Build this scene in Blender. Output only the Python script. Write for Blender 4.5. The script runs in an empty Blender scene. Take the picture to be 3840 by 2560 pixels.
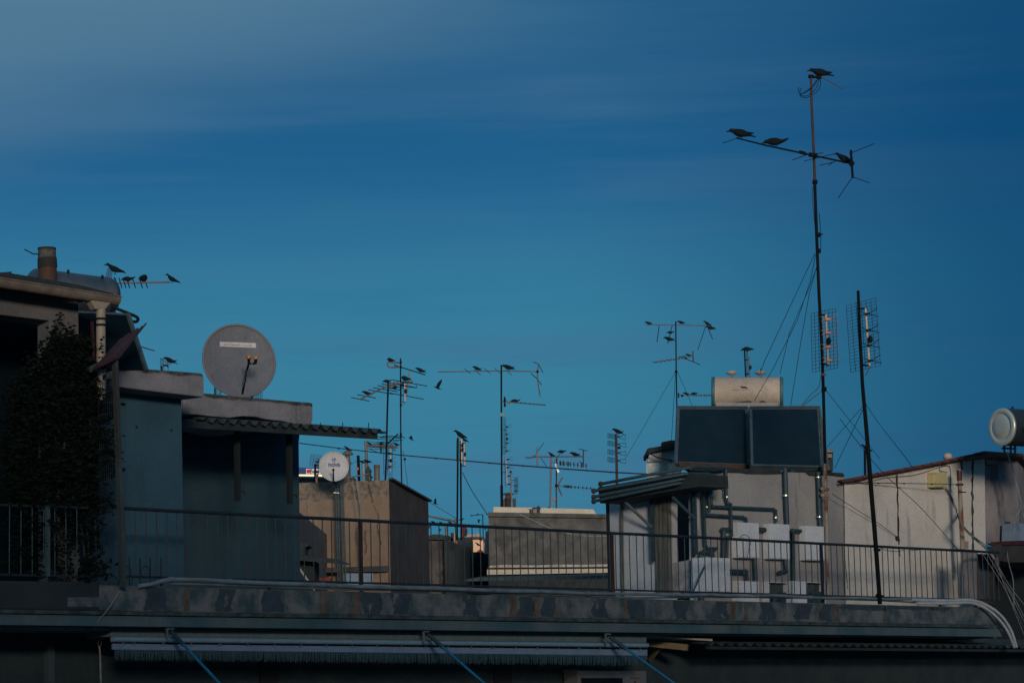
import bpy, math, random
from mathutils import Vector as V, Matrix
random.seed(7)
R_ = math.radians
S = bpy.context.scene
COL = S.collection
# ------------------------------------------------------------------ camera
F = 10000.0                      # focal length in source pixels (3840 wide)
PITCH, ROLL = R_(7.52), 0.023
CAM = V((0, 0, 16.0))
fw = V((0, math.cos(PITCH), math.sin(PITCH)))
up0 = V((0, -math.sin(PITCH), math.cos(PITCH)))
rt0 = V((1, 0, 0))
RT = rt0 * math.cos(ROLL) - up0 * math.sin(ROLL)
UP = rt0 * math.sin(ROLL) + up0 * math.cos(ROLL)
cd = bpy.data.cameras.new('camera'); cam = bpy.data.objects.new('camera', cd); COL.objects.link(cam)
cd.sensor_width = 36; cd.lens = 36 * F / 3840; cd.clip_start = 0.5; cd.clip_end = 5000
m = Matrix((RT, UP, -fw)).transposed().to_4x4(); m.translation = CAM
cam.matrix_world = m; S.camera = cam

def ray(px, py):
    d = RT * ((px - 1920) / F) - UP * ((py - 1280) / F) + fw
    return d / d.y
def P(px, py, Y): return CAM + ray(px, py) * Y
A41 = R_(41)
D = V((math.sin(A41), math.cos(A41), 0))      # along the terrace, to the right and away
N = V((math.cos(A41), -math.sin(A41), 0))     # out of the facade, towards the street
Z = V((0, 0, 1))
class Plane:
    def __init__(s, p, n): s.p, s.n = p, n
    def at(s, px, py, off=0):                 # off > 0: towards the viewer's side of the plane
        r = ray(px, py); q = s.p + s.n * off
        return CAM + r * ((q - CAM).dot(s.n) / r.dot(s.n))
FA = Plane(V((0, 0, 0)) - N * 26.4, N)
FA.p = V((CAM.x, CAM.y, 0)) - N * 26.4
def W(px, py, w=0): return FA.at(px, py, -w)

# ------------------------------------------------------------------ materials
def _n(nt, t, **k):
    n = nt.nodes.new(t)
    for a, b in k.items(): setattr(n, a, b)
    return n
def c4(c): return (c[0], c[1], c[2], 1)
MATS = {}
KEEP = ('pole_rust', 'pole_worn', 'tile', 'red_sheet', 'brick', 'flue', 'steel_rust', 'red_mark', 'red_flue', 'logo_blue', 'blue_paint', 'arm_blue', 'leaf', 'green_box', 'sign_blue', 'alu', 'rust_stain', 'beige', 'rough_beige', 'mesh_wire', 'rough_wall', 'dark_plaster', 'mid_concrete', 'concrete')
def mat(name, c1, c2=None, scale=3.0, rough=.85, bump=0.0, bscale=None, metal=0.0, stretch=(1, 1, 1), stain=None,
        ss=1.2, st=.6, sstretch=(1, 1, .25), emit=None, es=1.0, lo=.38, hi=.62, soft=.08, spec=None):
    m = bpy.data.materials.new(name); m.use_nodes = True; nt = m.node_tree
    b = nt.nodes['Principled BSDF']; L = nt.links.new
    b.inputs['Roughness'].default_value = rough; b.inputs['Metallic'].default_value = metal
    if spec is not None: b.inputs['Specular IOR Level'].default_value = spec
    def tint(c):  # puts the teal cast of the shadows into dark base colours
        if c is None or sum(c) > .24 or name in KEEP: return c
        return (c[0] * .75, c[1] * 1.12, c[2] * 1.2)
    c1, c2, stain = tint(c1), tint(c2), tint(stain)
    b.inputs['Base Color'].default_value = c4(c1)
    geo = _n(nt, 'ShaderNodeNewGeometry')
    def noise(sc, strt, det=6, r=.6):
        mp = _n(nt, 'ShaderNodeMapping'); mp.inputs['Scale'].default_value = strt; L(geo.outputs['Position'], mp.inputs['Vector'])
        nz = _n(nt, 'ShaderNodeTexNoise'); nz.inputs['Scale'].default_value = sc; nz.inputs['Detail'].default_value = det
        nz.inputs['Roughness'].default_value = r; L(mp.outputs[0], nz.inputs['Vector']); return nz.outputs['Fac']
    def rng(s, a, z):
        r = _n(nt, 'ShaderNodeMapRange'); r.inputs['From Min'].default_value = a; r.inputs['From Max'].default_value = z
        L(s, r.inputs['Value']); return r.outputs[0]
    def mix(f, a, z):
        x = _n(nt, 'ShaderNodeMix', data_type='RGBA'); L(f, x.inputs['Factor'])
        for s, v in ((6, a), (7, z)):
            if isinstance(v, tuple) or isinstance(v, list): x.inputs[s].default_value = c4(v)
            else: L(v, x.inputs[s])
        return x.outputs[2]
    col = None
    if c2: col = mix(rng(noise(scale, stretch), lo, hi), c1, c2)
    if stain:
        col = mix(rng(noise(ss, sstretch, 8, .65), st, st + soft), col or c1, stain)
    if col and c2 and scale < 8 and max(c1) > .04:
        r = _n(nt, 'ShaderNodeMapRange'); r.inputs['From Min'].default_value = .3; r.inputs['From Max'].default_value = .7; r.inputs['To Min'].default_value = .72; r.inputs['To Max'].default_value = 1.2
        L(noise(28, (1, 1, 1), 8, .8), r.inputs['Value'])
        vm = _n(nt, 'ShaderNodeVectorMath', operation='SCALE'); L(col, vm.inputs[0]); L(r.outputs[0], vm.inputs['Scale']); col = vm.outputs[0]
    if col: L(col, b.inputs['Base Color'])
    if bump:
        bp = _n(nt, 'ShaderNodeBump'); bp.inputs['Strength'].default_value = bump; bp.inputs['Distance'].default_value = .02
        L(noise(bscale or scale * 6, (1, 1, 1), 5), bp.inputs['Height']); L(bp.outputs[0], b.inputs['Normal'])
    if emit:
        b.inputs['Emission Color'].default_value = c4(emit); b.inputs['Emission Strength'].default_value = es
    m['h'] = 1
    MATS[name] = m; return m
def matz(name, base_kw, zb, ctop, ctop2, amp=.35, nsc=2.0):
    """plaster whose upper band (above height zb, ragged line) is bare rough render"""
    m = mat(name, **base_kw); nt = m.node_tree; L = nt.links.new; b = nt.nodes['Principled BSDF']
    src = b.inputs['Base Color'].links[0].from_socket
    geo = [n for n in nt.nodes if n.type == 'NEW_GEOMETRY'][0]
    sep = _n(nt, 'ShaderNodeSeparateXYZ'); L(geo.outputs['Position'], sep.inputs[0])
    nz = _n(nt, 'ShaderNodeTexNoise'); nz.inputs['Scale'].default_value = nsc; nz.inputs['Detail'].default_value = 7; L(geo.outputs['Position'], nz.inputs['Vector'])
    a = _n(nt, 'ShaderNodeMath', operation='MULTIPLY_ADD'); L(nz.outputs['Fac'], a.inputs[0]); a.inputs[1].default_value = amp * 2; L(sep.outputs['Z'], a.inputs[2])
    r = _n(nt, 'ShaderNodeMapRange'); r.inputs['From Min'].default_value = zb + amp - .015; r.inputs['From Max'].default_value = zb + amp + .015; L(a.outputs[0], r.inputs['Value'])
    nz2 = _n(nt, 'ShaderNodeTexNoise'); nz2.inputs['Scale'].default_value = 9; nz2.inputs['Detail'].default_value = 9; L(geo.outputs['Position'], nz2.inputs['Vector'])
    r2 = _n(nt, 'ShaderNodeMapRange'); r2.inputs['From Min'].default_value = .35; r2.inputs['From Max'].default_value = .65; L(nz2.outputs['Fac'], r2.inputs['Value'])
    x2 = _n(nt, 'ShaderNodeMix', data_type='RGBA'); L(r2.outputs[0], x2.inputs['Factor']); x2.inputs[6].default_value = c4(ctop); x2.inputs[7].default_value = c4(ctop2)
    x = _n(nt, 'ShaderNodeMix', data_type='RGBA'); L(r.outputs[0], x.inputs['Factor']); L(src, x.inputs[6]); L(x2.outputs[2], x.inputs[7]); L(x.outputs[2], b.inputs['Base Color'])
    return m
mat('concrete', (.18, .18, .18), (.28, .28, .275), 1.6, bump=.5, bscale=14, stain=(.07, .065, .06), ss=2.2, st=.58, soft=.14)
mat('slab_concrete', (.19, .185, .20), (.29, .28, .295), 2.0, bump=.5, bscale=18, stain=(.06, .055, .05), ss=3.5, st=.60, soft=.1)
matz('hut_slab', dict(c1=(.15, .15, .165), c2=(.235, .23, .245), scale=2.0, bump=.5, bscale=18, stain=(.08, .075, .075), ss=3.5, st=.60, soft=.1), W(640, 1389, .93).z - .05, (.02, .022, .022), (.09, .085, .085), .06, 3.5)
matz('low_slab', dict(c1=(.14, .14, .155), c2=(.225, .22, .235), scale=2.0, bump=.5, bscale=18, stain=(.08, .075, .075), ss=3.5, st=.60, soft=.1), W(960, 1492, 2.45).z - .05, (.02, .022, .022), (.09, .085, .085), .06, 3.5)
mat('parapet_concrete', (.034, .050, .058), (.125, .138, .145), 3.4, bump=.6, bscale=16, stain=(.11, .065, .035), ss=2.2, st=.60, sstretch=(1, 1, .12), soft=.12)
mat('ledge', (.02, .024, .027), (.06, .064, .066), 6, bump=.8, bscale=20)
mat('fascia', (.042, .076, .09), (.078, .115, .13), 1.2, bump=.3, stain=(.04, .05, .055), ss=1.5, st=.58, sstretch=(1, 1, .4), soft=.2)
mat('blue_paint', (.018, .036, .052), (.030, .052, .07), 5, bump=.5, bscale=20, stain=(.12, .13, .13), ss=7, st=.60, sstretch=(1, 1, .7), soft=.05)
mat('hut_plaster', (.030, .064, .09), (.041, .082, .112), 1.3, bump=.25, bscale=40, stain=(.022, .046, .066), ss=1.8, st=.54, soft=.2)  # dark blue colour also carries the hut's lack of sun
mat('recess_shaded_plaster', (.015, .037, .052), (.022, .048, .065), 1.2, bump=.25, bscale=40)  # wall under the canopy: shade is put into this darker plaster
mat('left_plaster', (.085, .085, .09), (.125, .12, .125), 1.6, bump=.3, bscale=30, stain=(.07, .068, .07), ss=2, st=.58, soft=.15)  # plaster darkened: shadow on the left house is put into the colour
mat('dark_room', (.007, .009, .010), (.011, .012, .013), 1)  # near-black colour carries the shade of unlit interiors
mat('old_bar', (.035, .055, .065), (.05, .07, .08), 5)
mat('dark_plaster', (.010, .018, .023), (.020, .030, .036), 1.2, bump=.4, bscale=25)
mat('wall_grey', (.24, .235, .235), (.30, .295, .29), 1.0, bump=.25, bscale=30, stain=(.20, .18, .18), ss=2.4, st=.6, soft=.1)
mat('wall_cream', (.47, .445, .405), (.57, .545, .50), .8, bump=.2, bscale=30, stain=(.33, .31, .285), ss=2.2, st=.57, soft=.12)
mat('shed_plaster', (.36, .39, .43), (.46, .485, .52), 1.1, bump=.2, bscale=30, stain=(.22, .21, .22), ss=3, st=.62, sstretch=(1, 1, .15), soft=.1)
mat('pier_plaster', (.15, .145, .155), (.24, .22, .225), 1.6, bump=.6, bscale=20, stain=(.09, .085, .085), ss=2.5, st=.58)
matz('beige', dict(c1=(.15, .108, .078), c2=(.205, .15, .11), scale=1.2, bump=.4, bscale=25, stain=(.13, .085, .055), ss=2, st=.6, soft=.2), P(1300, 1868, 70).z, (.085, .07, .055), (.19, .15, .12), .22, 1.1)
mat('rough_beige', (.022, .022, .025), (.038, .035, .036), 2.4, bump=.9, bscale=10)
mat('rough_wall', (.028, .029, .032), (.07, .066, .066), 1.6, bump=1.0, bscale=12, stain=(.028, .018, .013), ss=1.3, st=.52, sstretch=(1, 1, 1), soft=.06)
mat('mid_concrete', (.058, .06, .06), (.105, .105, .10), 2.2, bump=1.0, bscale=14, stain=(.035, .035, .034), ss=1.6, st=.54, sstretch=(1, 1, .8), soft=.12)
mat('mid_ledge', (.45, .42, .40), (.3, .25, .2), 5, bump=.4)
mat('cream_wall', (.42, .38, .31), (.48, .44, .36), 3, bump=.3, stain=(.2, .17, .14), ss=5, st=.68, sstretch=(1, 1, 1))
mat('tar', (.012, .014, .016), (.03, .03, .03), 6, bump=.5)
mat('pole_dark', (.006, .008, .010), (.013, .009, .009), 9, rough=.95, stretch=(1, 1, .3), spec=.03)
mat('pole_rust', (.018, .010, .009), (.042, .017, .011), 14, rough=.8, stretch=(1, 1, .25), bump=.4, bscale=60)
mat('pole_worn', (.27, .23, .18), (.13, .05, .02), 2.6, rough=.75, stretch=(1.5, 1.5, .6), lo=.46, hi=.54)
mat('rail_dark', (.010, .018, .024), (.025, .022, .028), 6, rough=.8, stretch=(1, 1, .4), spec=.2)
mat('bar_paint', (.022, .042, .055), (.055, .026, .034), 2.2, rough=.65, stretch=(1.6, 1.6, 1.6), lo=.48, hi=.54)
mat('alu', (.06, .045, .042), (.11, .08, .07), 8, rough=.7, spec=.2)
mat('alu_warm_lit', (.42, .24, .12), (.30, .16, .08), 8, rough=.5)  # aluminium with the warm evening light put into its orange colour
mat('wire', (.008, .013, .018), spec=.1); mat('mesh_wire', (.022, .045, .075))
mat('cable_dark', (.035, .022, .03)); mat('cable_pale', (.25, .28, .29), (.16, .18, .19), 8)
mat('cable_brown', (.10, .065, .055))
mat('crow', (.005, .007, .009), (.007, .009, .011), 30, rough=.9, spec=.12)
mat('beak', (.012, .012, .012), rough=.8, spec=.2)
mat('dish_grey', (.11, .12, .145), (.135, .145, .17), 4, rough=.7, bump=.08, bscale=60)
mat('dish_rim', (.15, .14, .16), rough=.6)
mat('dish_white', (.32, .33, .36), (.38, .39, .42), 4, rough=.6)
mat('tape', (.55, .52, .56), (.42, .40, .44), 30, rough=.6)
mat('ink', (.07, .08, .13)); mat('logo_blue', (.012, .035, .14), rough=.5)
mat('black_plastic', (.006, .008, .010), rough=.8, spec=.15)
mat('orange_plastic', (.55, .17, .012), (.4, .1, .01), 40, rough=.5)
mat('tank_metal', (.06, .075, .095), (.095, .11, .13), 2, rough=.42, metal=.5)
mat('tank_cream', (.36, .29, .235), (.45, .37, .30), 1.6, rough=.6, stain=(.32, .28, .25), ss=3, st=.58, sstretch=(1, 1, .6), soft=.15)
mat('tank_grey', (.24, .22, .22), (.30, .27, .27), 4, rough=.7, stain=(.10, .04, .02), ss=6, st=.68, sstretch=(1, 1, 1))
mat('tank_green', (.03, .09, .11), (.045, .12, .14), 5, rough=.6)
mat('cap_metal', (.42, .43, .40), (.50, .50, .46), 30, rough=.38, metal=.35)
mat('tank_dark', (.03, .03, .035), (.05, .045, .045), 2, rough=.5, metal=.3)
mat('collector_glass', (.008, .016, .024), (.011, .019, .027), 3, rough=.5, spec=.12)
mat('collector_frame', (.06, .09, .105), (.09, .12, .135), 6, rough=.5, metal=.3)
mat('steel_rust', (.03, .016, .012), (.055, .028, .018), 6)
mat('gutter', (.14, .108, .088), (.20, .16, .13), 5, rough=.6, stain=(.11, .075, .05), ss=4, st=.6, soft=.12)
mat('downpipe', (.26, .22, .175), (.32, .275, .225), 4, rough=.65)
mat('dark_glass', (.005, .009, .012), rough=.9, spec=.02)
mat('flue_band', (.02, .015, .012), (.035, .022, .018), 9, rough=.9)
mat('flue_top', (.06, .05, .042), (.10, .092, .08), 14, bump=.4, stain=(.03, .02, .015), ss=14, st=.5)
mat('flue', (.075, .03, .015), (.055, .032, .022), 9, rough=.8, stretch=(1, 1, .5), bump=.5, bscale=40, stain=(.05, .02, .012), ss=9, st=.55, sstretch=(1, 1, .6))
mat('red_sheet', (.036, .007, .008), (.058, .011, .012), 10, rough=.6)
mat('post_old', (.05, .055, .06), (.038, .026, .022), 3, stretch=(1, 1, .5), bump=.5)
mat('leaf', (.0025, .006, .005), (.006, .011, .007), 14, rough=.9, spec=.1, stain=(.03, .022, .012), ss=5, st=.66, sstretch=(1, 1, 1))
mat('stem', (.04, .03, .022))
mat('pipe_green', (.022, .034, .042), (.036, .052, .06), 7, rough=.6)
mat('clip', (.62, .62, .52), rough=.3, metal=.6)
mat('pipe_white', (.15, .20, .23), (.10, .13, .145), 4, rough=.6, stain=(.1, .08, .06), ss=7, st=.62, sstretch=(1, 1, 1))
mat('hose', (.42, .44, .47), (.34, .36, .39), 6, rough=.5)
mat('cabinet', (.50, .53, .58), (.56, .59, .63), 3, rough=.55, stain=(.3, .29, .3), ss=4, st=.64, soft=.2)
mat('cabinet_dark', (.05, .06, .06), (.03, .035, .03), 3)
mat('yellow_box', (.42, .36, .17), (.47, .41, .21), 5, rough=.6)
mat('tile', (.085, .024, .02), (.12, .038, .03), 9, rough=.8, bump=.3)
mat('tile_pink', (.16, .085, .075), (.10, .055, .05), 9)
mat('foil', (.85, .88, .80), (.62, .66, .62), 6, rough=.45, metal=.0, bump=1.0, bscale=16)
mat('zinc', (.50, .53, .56), (.40, .43, .46), 20, rough=.5, metal=.2)
mat('wood', (.15, .14, .125), (.075, .068, .058), 6, stretch=(4, 4, .4), bump=.4)
mat('wood_pale', (.26, .20, .12), (.20, .15, .09), 6)
mat('door_old', (.34, .33, .36), (.22, .19, .18), 7, rough=.8, bump=.4, stain=(.1, .07, .06), ss=8, st=.64, sstretch=(1, 1, 1))
mat('awning_cloth', (.09, .14, .15), (.12, .17, .18), 6, rough=.85)
mat('awning_metal', (.16, .28, .38), (.19, .32, .42), 3, rough=.4)
mat('awning_bar', (.15, .22, .33), (.18, .25, .37), 3, rough=.5)
mat('fringe', (.032, .056, .068), (.055, .082, .10), 30)
mat('arm_blue', (.008, .12, .23), (.01, .15, .27), 4, rough=.35)
mat('arm_dark', (.02, .035, .045), rough=.5)
mat('canopy', (.013, .016, .018), (.028, .03, .032), 5)
mat('canopy_sheet', (.033, .039, .046), (.058, .062, .07), 4, bump=.3)
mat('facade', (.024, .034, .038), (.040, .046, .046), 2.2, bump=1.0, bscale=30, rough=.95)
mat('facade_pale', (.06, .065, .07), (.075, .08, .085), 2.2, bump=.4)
mat('ac_white', (.12, .13, .14), (.14, .15, .16), 2, rough=.6)
mat('red_mark', (.14, .02, .02)); mat('brick', (.10, .04, .025), (.14, .07, .04), 8, bump=.5)
mat('sign_blue', (.004, .02, .07), emit=(.01, .06, .2), es=.35)
mat('sign_white', (.5, .5, .55), emit=(.5, .52, .6), es=.25)
mat('sign_red', (.3, .01, .03), emit=(.4, .01, .03), es=.35)
mat('lamp_strip', (1, .8, .4), emit=(1, .66, .25), es=1.3)
mat('far_brown', (.30, .19, .14), (.24, .15, .11), .4)
mat('far_pink', (.50, .32, .22), (.44, .28, .18), .4, stain=(.16, .08, .05), ss=.9, st=.64, sstretch=(1, 1, 1))
mat('far_dull', (.14, .13, .14), (.18, .15, .14), .3)
mat('far_lamp', (1, .3, .05), emit=(1, .25, .03), es=1.2)
mat('chimney_metal', (.09, .085, .08), (.14, .12, .11), 8, rough=.6, metal=.2)
mat('green_box', (.012, .10, .07), rough=.5)
mat('white_sheet', (.4, .42, .46), (.34, .36, .4), 3)
mat('blue_sheet', (.13, .19, .28), (.16, .22, .31), 3)
mat('red_flue', (.17, .025, .015), (.12, .02, .015), 10)
mat('ground', (.06, .06, .062), (.09, .09, .09), .2)

# ------------------------------------------------------------------ mesh building
def ortho(d):
    d = d.normalized(); a = Z if abs(d.z) < .9 else V((1, 0, 0))
    x = d.cross(a).normalized(); return x, d.cross(x).normalized()
class MB:
    def __init__(s): s.v = []; s.f = []; s.sm = []
    def add(s, vs, fs, smooth=False):
        b = len(s.v); s.v += [V(q) for q in vs]; s.f += [[b + i for i in f] for f in fs]; s.sm += [smooth] * len(fs); return s
    def prism(s, pts, vec):
        n = len(pts); vec = V(vec)
        nrm = V((0, 0, 0))
        for i in range(n): nrm += (pts[i] - pts[0]).cross(pts[(i + 1) % n] - pts[0])
        if nrm.dot(vec) > 0: pts = pts[::-1]
        fs = [list(range(n)), list(range(2 * n - 1, n - 1, -1))] + [[i, i + n, (i + 1) % n + n, (i + 1) % n] for i in range(n)]
        return s.add(list(pts) + [p + vec for p in pts], fs)
    def bar(s, a, b, wx, wz, ux=None):          # rectangular bar from a to b
        x, y = ortho(b - a)
        if ux is not None:
            x = (ux - (b - a).normalized() * ux.dot((b - a).normalized())).normalized(); y = (b - a).normalized().cross(x)
        return s.prism([a + x * (i * wx / 2) + y * (j * wz / 2) for i, j in ((-1, -1), (1, -1), (1, 1), (-1, 1))], b - a)
    def tube(s, pts, r, n=8, cap=True, smooth=True):
        k = len(pts); rs = r if isinstance(r, (list, tuple)) else [r] * k
        vs = []; prevx = None
        for i, p in enumerate(pts):
            t = (pts[min(i + 1, k - 1)] - pts[max(i - 1, 0)])
            if t.length < 1e-9: t = Z.copy()
            t = t.normalized()
            if prevx is None: x, y = ortho(t)
            else:
                x = (prevx - t * prevx.dot(t)); x = x.normalized() if x.length > 1e-6 else ortho(t)[0]
            y = t.cross(x); prevx = x
            for j in range(n):
                a = 2 * math.pi * j / n; vs.append(p + (x * math.cos(a) + y * math.sin(a)) * rs[i])
        fs = [[i * n + j, i * n + (j + 1) % n, (i + 1) * n + (j + 1) % n, (i + 1) * n + j] for i in range(k - 1) for j in range(n)]
        s.add(vs, fs, smooth)
        if cap: s.add(vs[:n], [list(range(n - 1, -1, -1))]); s.add(vs[-n:], [list(range(n))])
        return s
    def lathe(s, base, axis, prof, n=20, smooth=True):   # prof: (distance along axis, radius)
        return s.tube([base + axis.normalized() * max(h, 0) if False else base + axis.normalized() * h for h, _ in prof], [max(r, .0005) for _, r in prof], n, True, smooth) if all(prof[i][0] < prof[i + 1][0] for i in range(len(prof) - 1)) else s._lathe(base, axis, prof, n, smooth)
    def _lathe(s, base, axis, prof, n=20, smooth=True):
        a_ = axis.normalized(); x, y = ortho(a_); vs = []
        for h, r in prof:
            for j in range(n):
                t = 2 * math.pi * j / n; vs.append(base + a_ * h + (x * math.cos(t) + y * math.sin(t)) * max(r, .0005))
        k = len(prof)
        s.add(vs, [[i * n + j, i * n + (j + 1) % n, (i + 1) * n + (j + 1) % n, (i + 1) * n + j] for i in range(k - 1) for j in range(n)], smooth)
        return s
    def blob(s, c, rx, ry, rz, n=10):
        vs = []; fs = []
        for i in range(n + 1):
            t = math.pi * i / n
            for j in range(n): a = 2 * math.pi * j / n; vs.append(c + V((rx * math.sin(t) * math.cos(a), ry * math.sin(t) * math.sin(a), rz * math.cos(t))))
        for i in range(n):
            for j in range(n): fs.append([i * n + j, (i + 1) * n + j, (i + 1) * n + (j + 1) % n, i * n + (j + 1) % n])
        return s.add(vs, fs, True)
    def block(s, tops, zb):                      # vertical walled block under a polygon
        nrm = V((0, 0, 0)); n = len(tops)
        for i in range(n): nrm += (tops[i] - tops[0]).cross(tops[(i + 1) % n] - tops[0])
        if nrm.z < 0: tops = tops[::-1]
        bot = [V((p.x, p.y, zb)) for p in tops]
        return s.add(list(tops) + bot, [list(range(n)), list(range(2 * n - 1, n - 1, -1))] + [[i, i + n, (i + 1) % n + n, (i + 1) % n] for i in range(n)])
    def build(s, name, m, parent=None, bevel=0, loc=None):
        me = bpy.data.meshes.new(name)
        o = bpy.data.objects.new(name, me); COL.objects.link(o)
        if parent is None:
            if loc is None:
                xs = sum((q for q in s.v), V((0, 0, 0))) / len(s.v); loc = V((xs.x, xs.y, min(q.z for q in s.v)))
            o.location = loc; base = loc
        else:
            o.parent = parent; base = wloc(parent)
        me.from_pydata([tuple(q - base) for q in s.v], [], s.f); me.update()
        for p, k in zip(me.polygons, s.sm): p.use_smooth = k
        me.materials.append(MATS[m] if isinstance(m, str) else m)
        if bevel:
            b = o.modifiers.new('bevel', 'BEVEL'); b.width = bevel; b.segments = 2; b.limit_method = 'ANGLE'
        return o
def wloc(o):
    l = V(o.location)
    while o.parent: o = o.parent; l = l + V(o.location)
    return l
def tag(o, label, cat=None, group=None, kind=None):
    if label: o['label'] = label
    if cat: o['category'] = cat
    if group: o['group'] = group
    if kind: o['kind'] = kind
    return o
def thing(name, loc, label, cat, group=None):
    o = bpy.data.objects.new(name, None); COL.objects.link(o); o.location = loc; o.empty_display_size = .2
    return tag(o, label, cat, group)
def T(pts, r, n=8): return MB().tube(pts, r, n)
def wpath(l, w): return [W(x, y, w) for x, y in l]
def smooth(pts, k=6):
    out = []
    for i in range(len(pts) - 1):
        p0 = pts[max(i - 1, 0)]; p1 = pts[i]; p2 = pts[i + 1]; p3 = pts[min(i + 2, len(pts) - 1)]
        for j in range(k):
            t = j / k
            out.append(.5 * ((2 * p1) + (p2 - p0) * t + (2 * p0 - 5 * p1 + 4 * p2 - p3) * t * t + (3 * p1 - p0 - 3 * p2 + p3) * t ** 3))
    return out + [pts[-1]]
def text_mesh(body, size, origin, right, up, nrm, name, m, parent, ext=.002, bold=0.0):
    cu = bpy.data.curves.new('t', 'FONT'); cu.body = body; cu.size = size; cu.extrude = ext; cu.offset = bold; cu.align_x = 'CENTER'; cu.align_y = 'CENTER'; cu.resolution_u = 3
    to = bpy.data.objects.new('t', cu); COL.objects.link(to); bpy.context.view_layer.update()
    me = bpy.data.meshes.new_from_object(to.evaluated_get(bpy.context.evaluated_depsgraph_get()))
    COL.objects.unlink(to); bpy.data.objects.remove(to)
    b = MB(); b.add([origin + right * q.co.x + up * q.co.y + nrm * q.co.z for q in me.vertices], [list(p.vertices) for p in me.polygons])
    return b.build(name, m, parent)
# ------------------------------------------------------------------ ground and terrace building
g = MB(); g.add([V((-2500, -600, 0)), V((2500, -600, 0)), V((2500, 4500, 0)), V((-2500, 4500, 0))], [[0, 1, 2, 3]])
tag(g.build('ground', 'ground', loc=V((0, 0, 0))), 'dark city ground below the rooftops', kind='structure')

L_par_top = lambda x: 2183 + .0252 * x
L_par_bot = lambda x: 2283 + .0158 * x
L_led_bot = lambda x: 2298 + .0148 * x
L_fas_bot = lambda x: 2342 + .0118 * x
L_rail = lambda x: 1882 + .0505 * x
L_brail = lambda x: 2147 + .0275 * x
ap = thing('apartment_building', V((W(1900, 2500, 1.3).x, W(1900, 2500, 1.3).y, 0)), 'large dark apartment building with stained concrete parapet and cornice under the railing', 'building')
def strip(x0, x1, ft, fb, w0, depth, name, m, parent, bevel=0, n=1):
    xs = [x0 + (x1 - x0) * i / n for i in range(n + 1)]
    top = [W(x, ft(x), w0) for x in xs]; bot = [W(x, fb(x), w0) for x in xs]
    return MB().prism(top + bot[::-1], -N * depth).build(name, m, parent, bevel)
xe = 3735
par = strip(372, xe, L_par_top, L_par_bot, .0, .22, 'parapet', 'parapet_concrete', ap, .012)
strip(-400, xe + 10, L_par_bot, L_led_bot, -.07, .9, 'ledge', 'ledge', ap, .008)
strip(-400, xe + 25, lambda x: L_led_bot(x) + 3, L_fas_bot, -.03, 2.0, 'cornice', 'fascia', ap, .006)
# roof slab behind
rs = MB(); q = [W(-400, L_par_bot(-400), .3), W(xe, L_par_bot(xe), .3)]; q += [q[1] - N * 6, q[0] - N * 6]
rs.prism(q, V((0, 0, -.25))); rs.build('terrace_floor', 'concrete', ap)
# facade below
q0, q1 = W(-400, 2345, 1.3), W(4200, 2400, 1.3)
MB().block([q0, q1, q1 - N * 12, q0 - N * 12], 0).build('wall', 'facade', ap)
pp = [W(182, 2400, 1.25), W(195, 2400, 1.25)]
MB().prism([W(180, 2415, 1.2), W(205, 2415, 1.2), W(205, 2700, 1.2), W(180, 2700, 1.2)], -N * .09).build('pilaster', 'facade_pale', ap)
MB().prism([W(975, 2470, 1.27), W(1045, 2470, 1.27), W(1045, 2700, 1.27), W(975, 2700, 1.27)], -N * .02).build('window_opening', 'dark_room', ap)
MB().prism([W(1855, 2490, 1.27), W(1920, 2490, 1.27), W(1920, 2700, 1.27), W(1855, 2700, 1.27)], -N * .02).build('window_opening', 'dark_room', ap)
# paint patches on the parapet, ragged edges
def patch(x0, x1, ta=0., ba=0., seed=0, m='blue_paint', w=-.003):
    rnd = random.Random(seed); yt = lambda x: L_par_top(x) + 3 + ta * (L_par_bot(x) - L_par_top(x)); yb = lambda x: L_par_bot(x) - 3 - ba * (L_par_bot(x) - L_par_top(x))
    l = [];r = []
    for i in range(12):
        t = i / 11
        y = lambda x: yt(x) * (1 - t) + yb(x) * t
        jx = 7 * math.sin(t * 5 + seed) + rnd.uniform(-4, 4); jr = 8 * math.sin(t * 4 + seed * 2) + rnd.uniform(-4, 4)
        l.append((x0 + jx, y(x0))); r.append((x1 + jr, y(x1)))
    mid = [(x0 + (x1 - x0) * i / 9, yb(x0 + (x1 - x0) * i / 9) + rnd.uniform(-5, 2)) for i in range(1, 9)]
    pts = l + mid + r[::-1]
    MB().prism([W(x, y, w) for x, y in pts], -N * .003).build('paint_patch', m, par)
for k, (a, b_, ta, ba) in enumerate([(545, 618, 0, 0), (815, 878, 0, 0), (985, 1060, 0, 0), (1360, 1428, 0, 0), (1472, 1540, 0, 0), (1738, 1792, 0, 0), (1945, 1996, 0, 0), (2034, 2086, 0, 0), (2226, 2278, 0, 0), (2358, 2412, 0, 0), (2530, 2578, 0, 0), (2690, 2734, 0, 0), (2852, 2902, 0, 0), (2984, 3040, .0, .1), (3078, 3122, 0, 0), (3152, 3320, 0, .62), (3322, 3560, 0, .7)]):
    patch(a, b_, ta, ba, k)
for k, (a, b_) in enumerate([(690, 712), (1200, 1220), (1322, 1352), (1912, 1940), (1998, 2026), (2340, 2356), (2736, 2760), (2790, 2806), (3068, 3078), (3124, 3148), (3312, 3322), (3490, 3500)]):
    MB().prism([W(x, y, -.003) for x, y in [(a, L_par_top(a) + 3), (a + 3, L_par_top(a) + 40), (a - 2, L_par_bot(a) - 4), (b_ + 2, L_par_bot(b_) - 4), (b_ - 2, L_par_top(a) + 45), (b_, L_par_top(b_) + 3)]], -N * .003).build('rust_stain', 'rust_stain' if 'rust_stain' in MATS else mat('rust_stain', (.06, .042, .03), (.11, .09, .075), 5), par)

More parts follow.
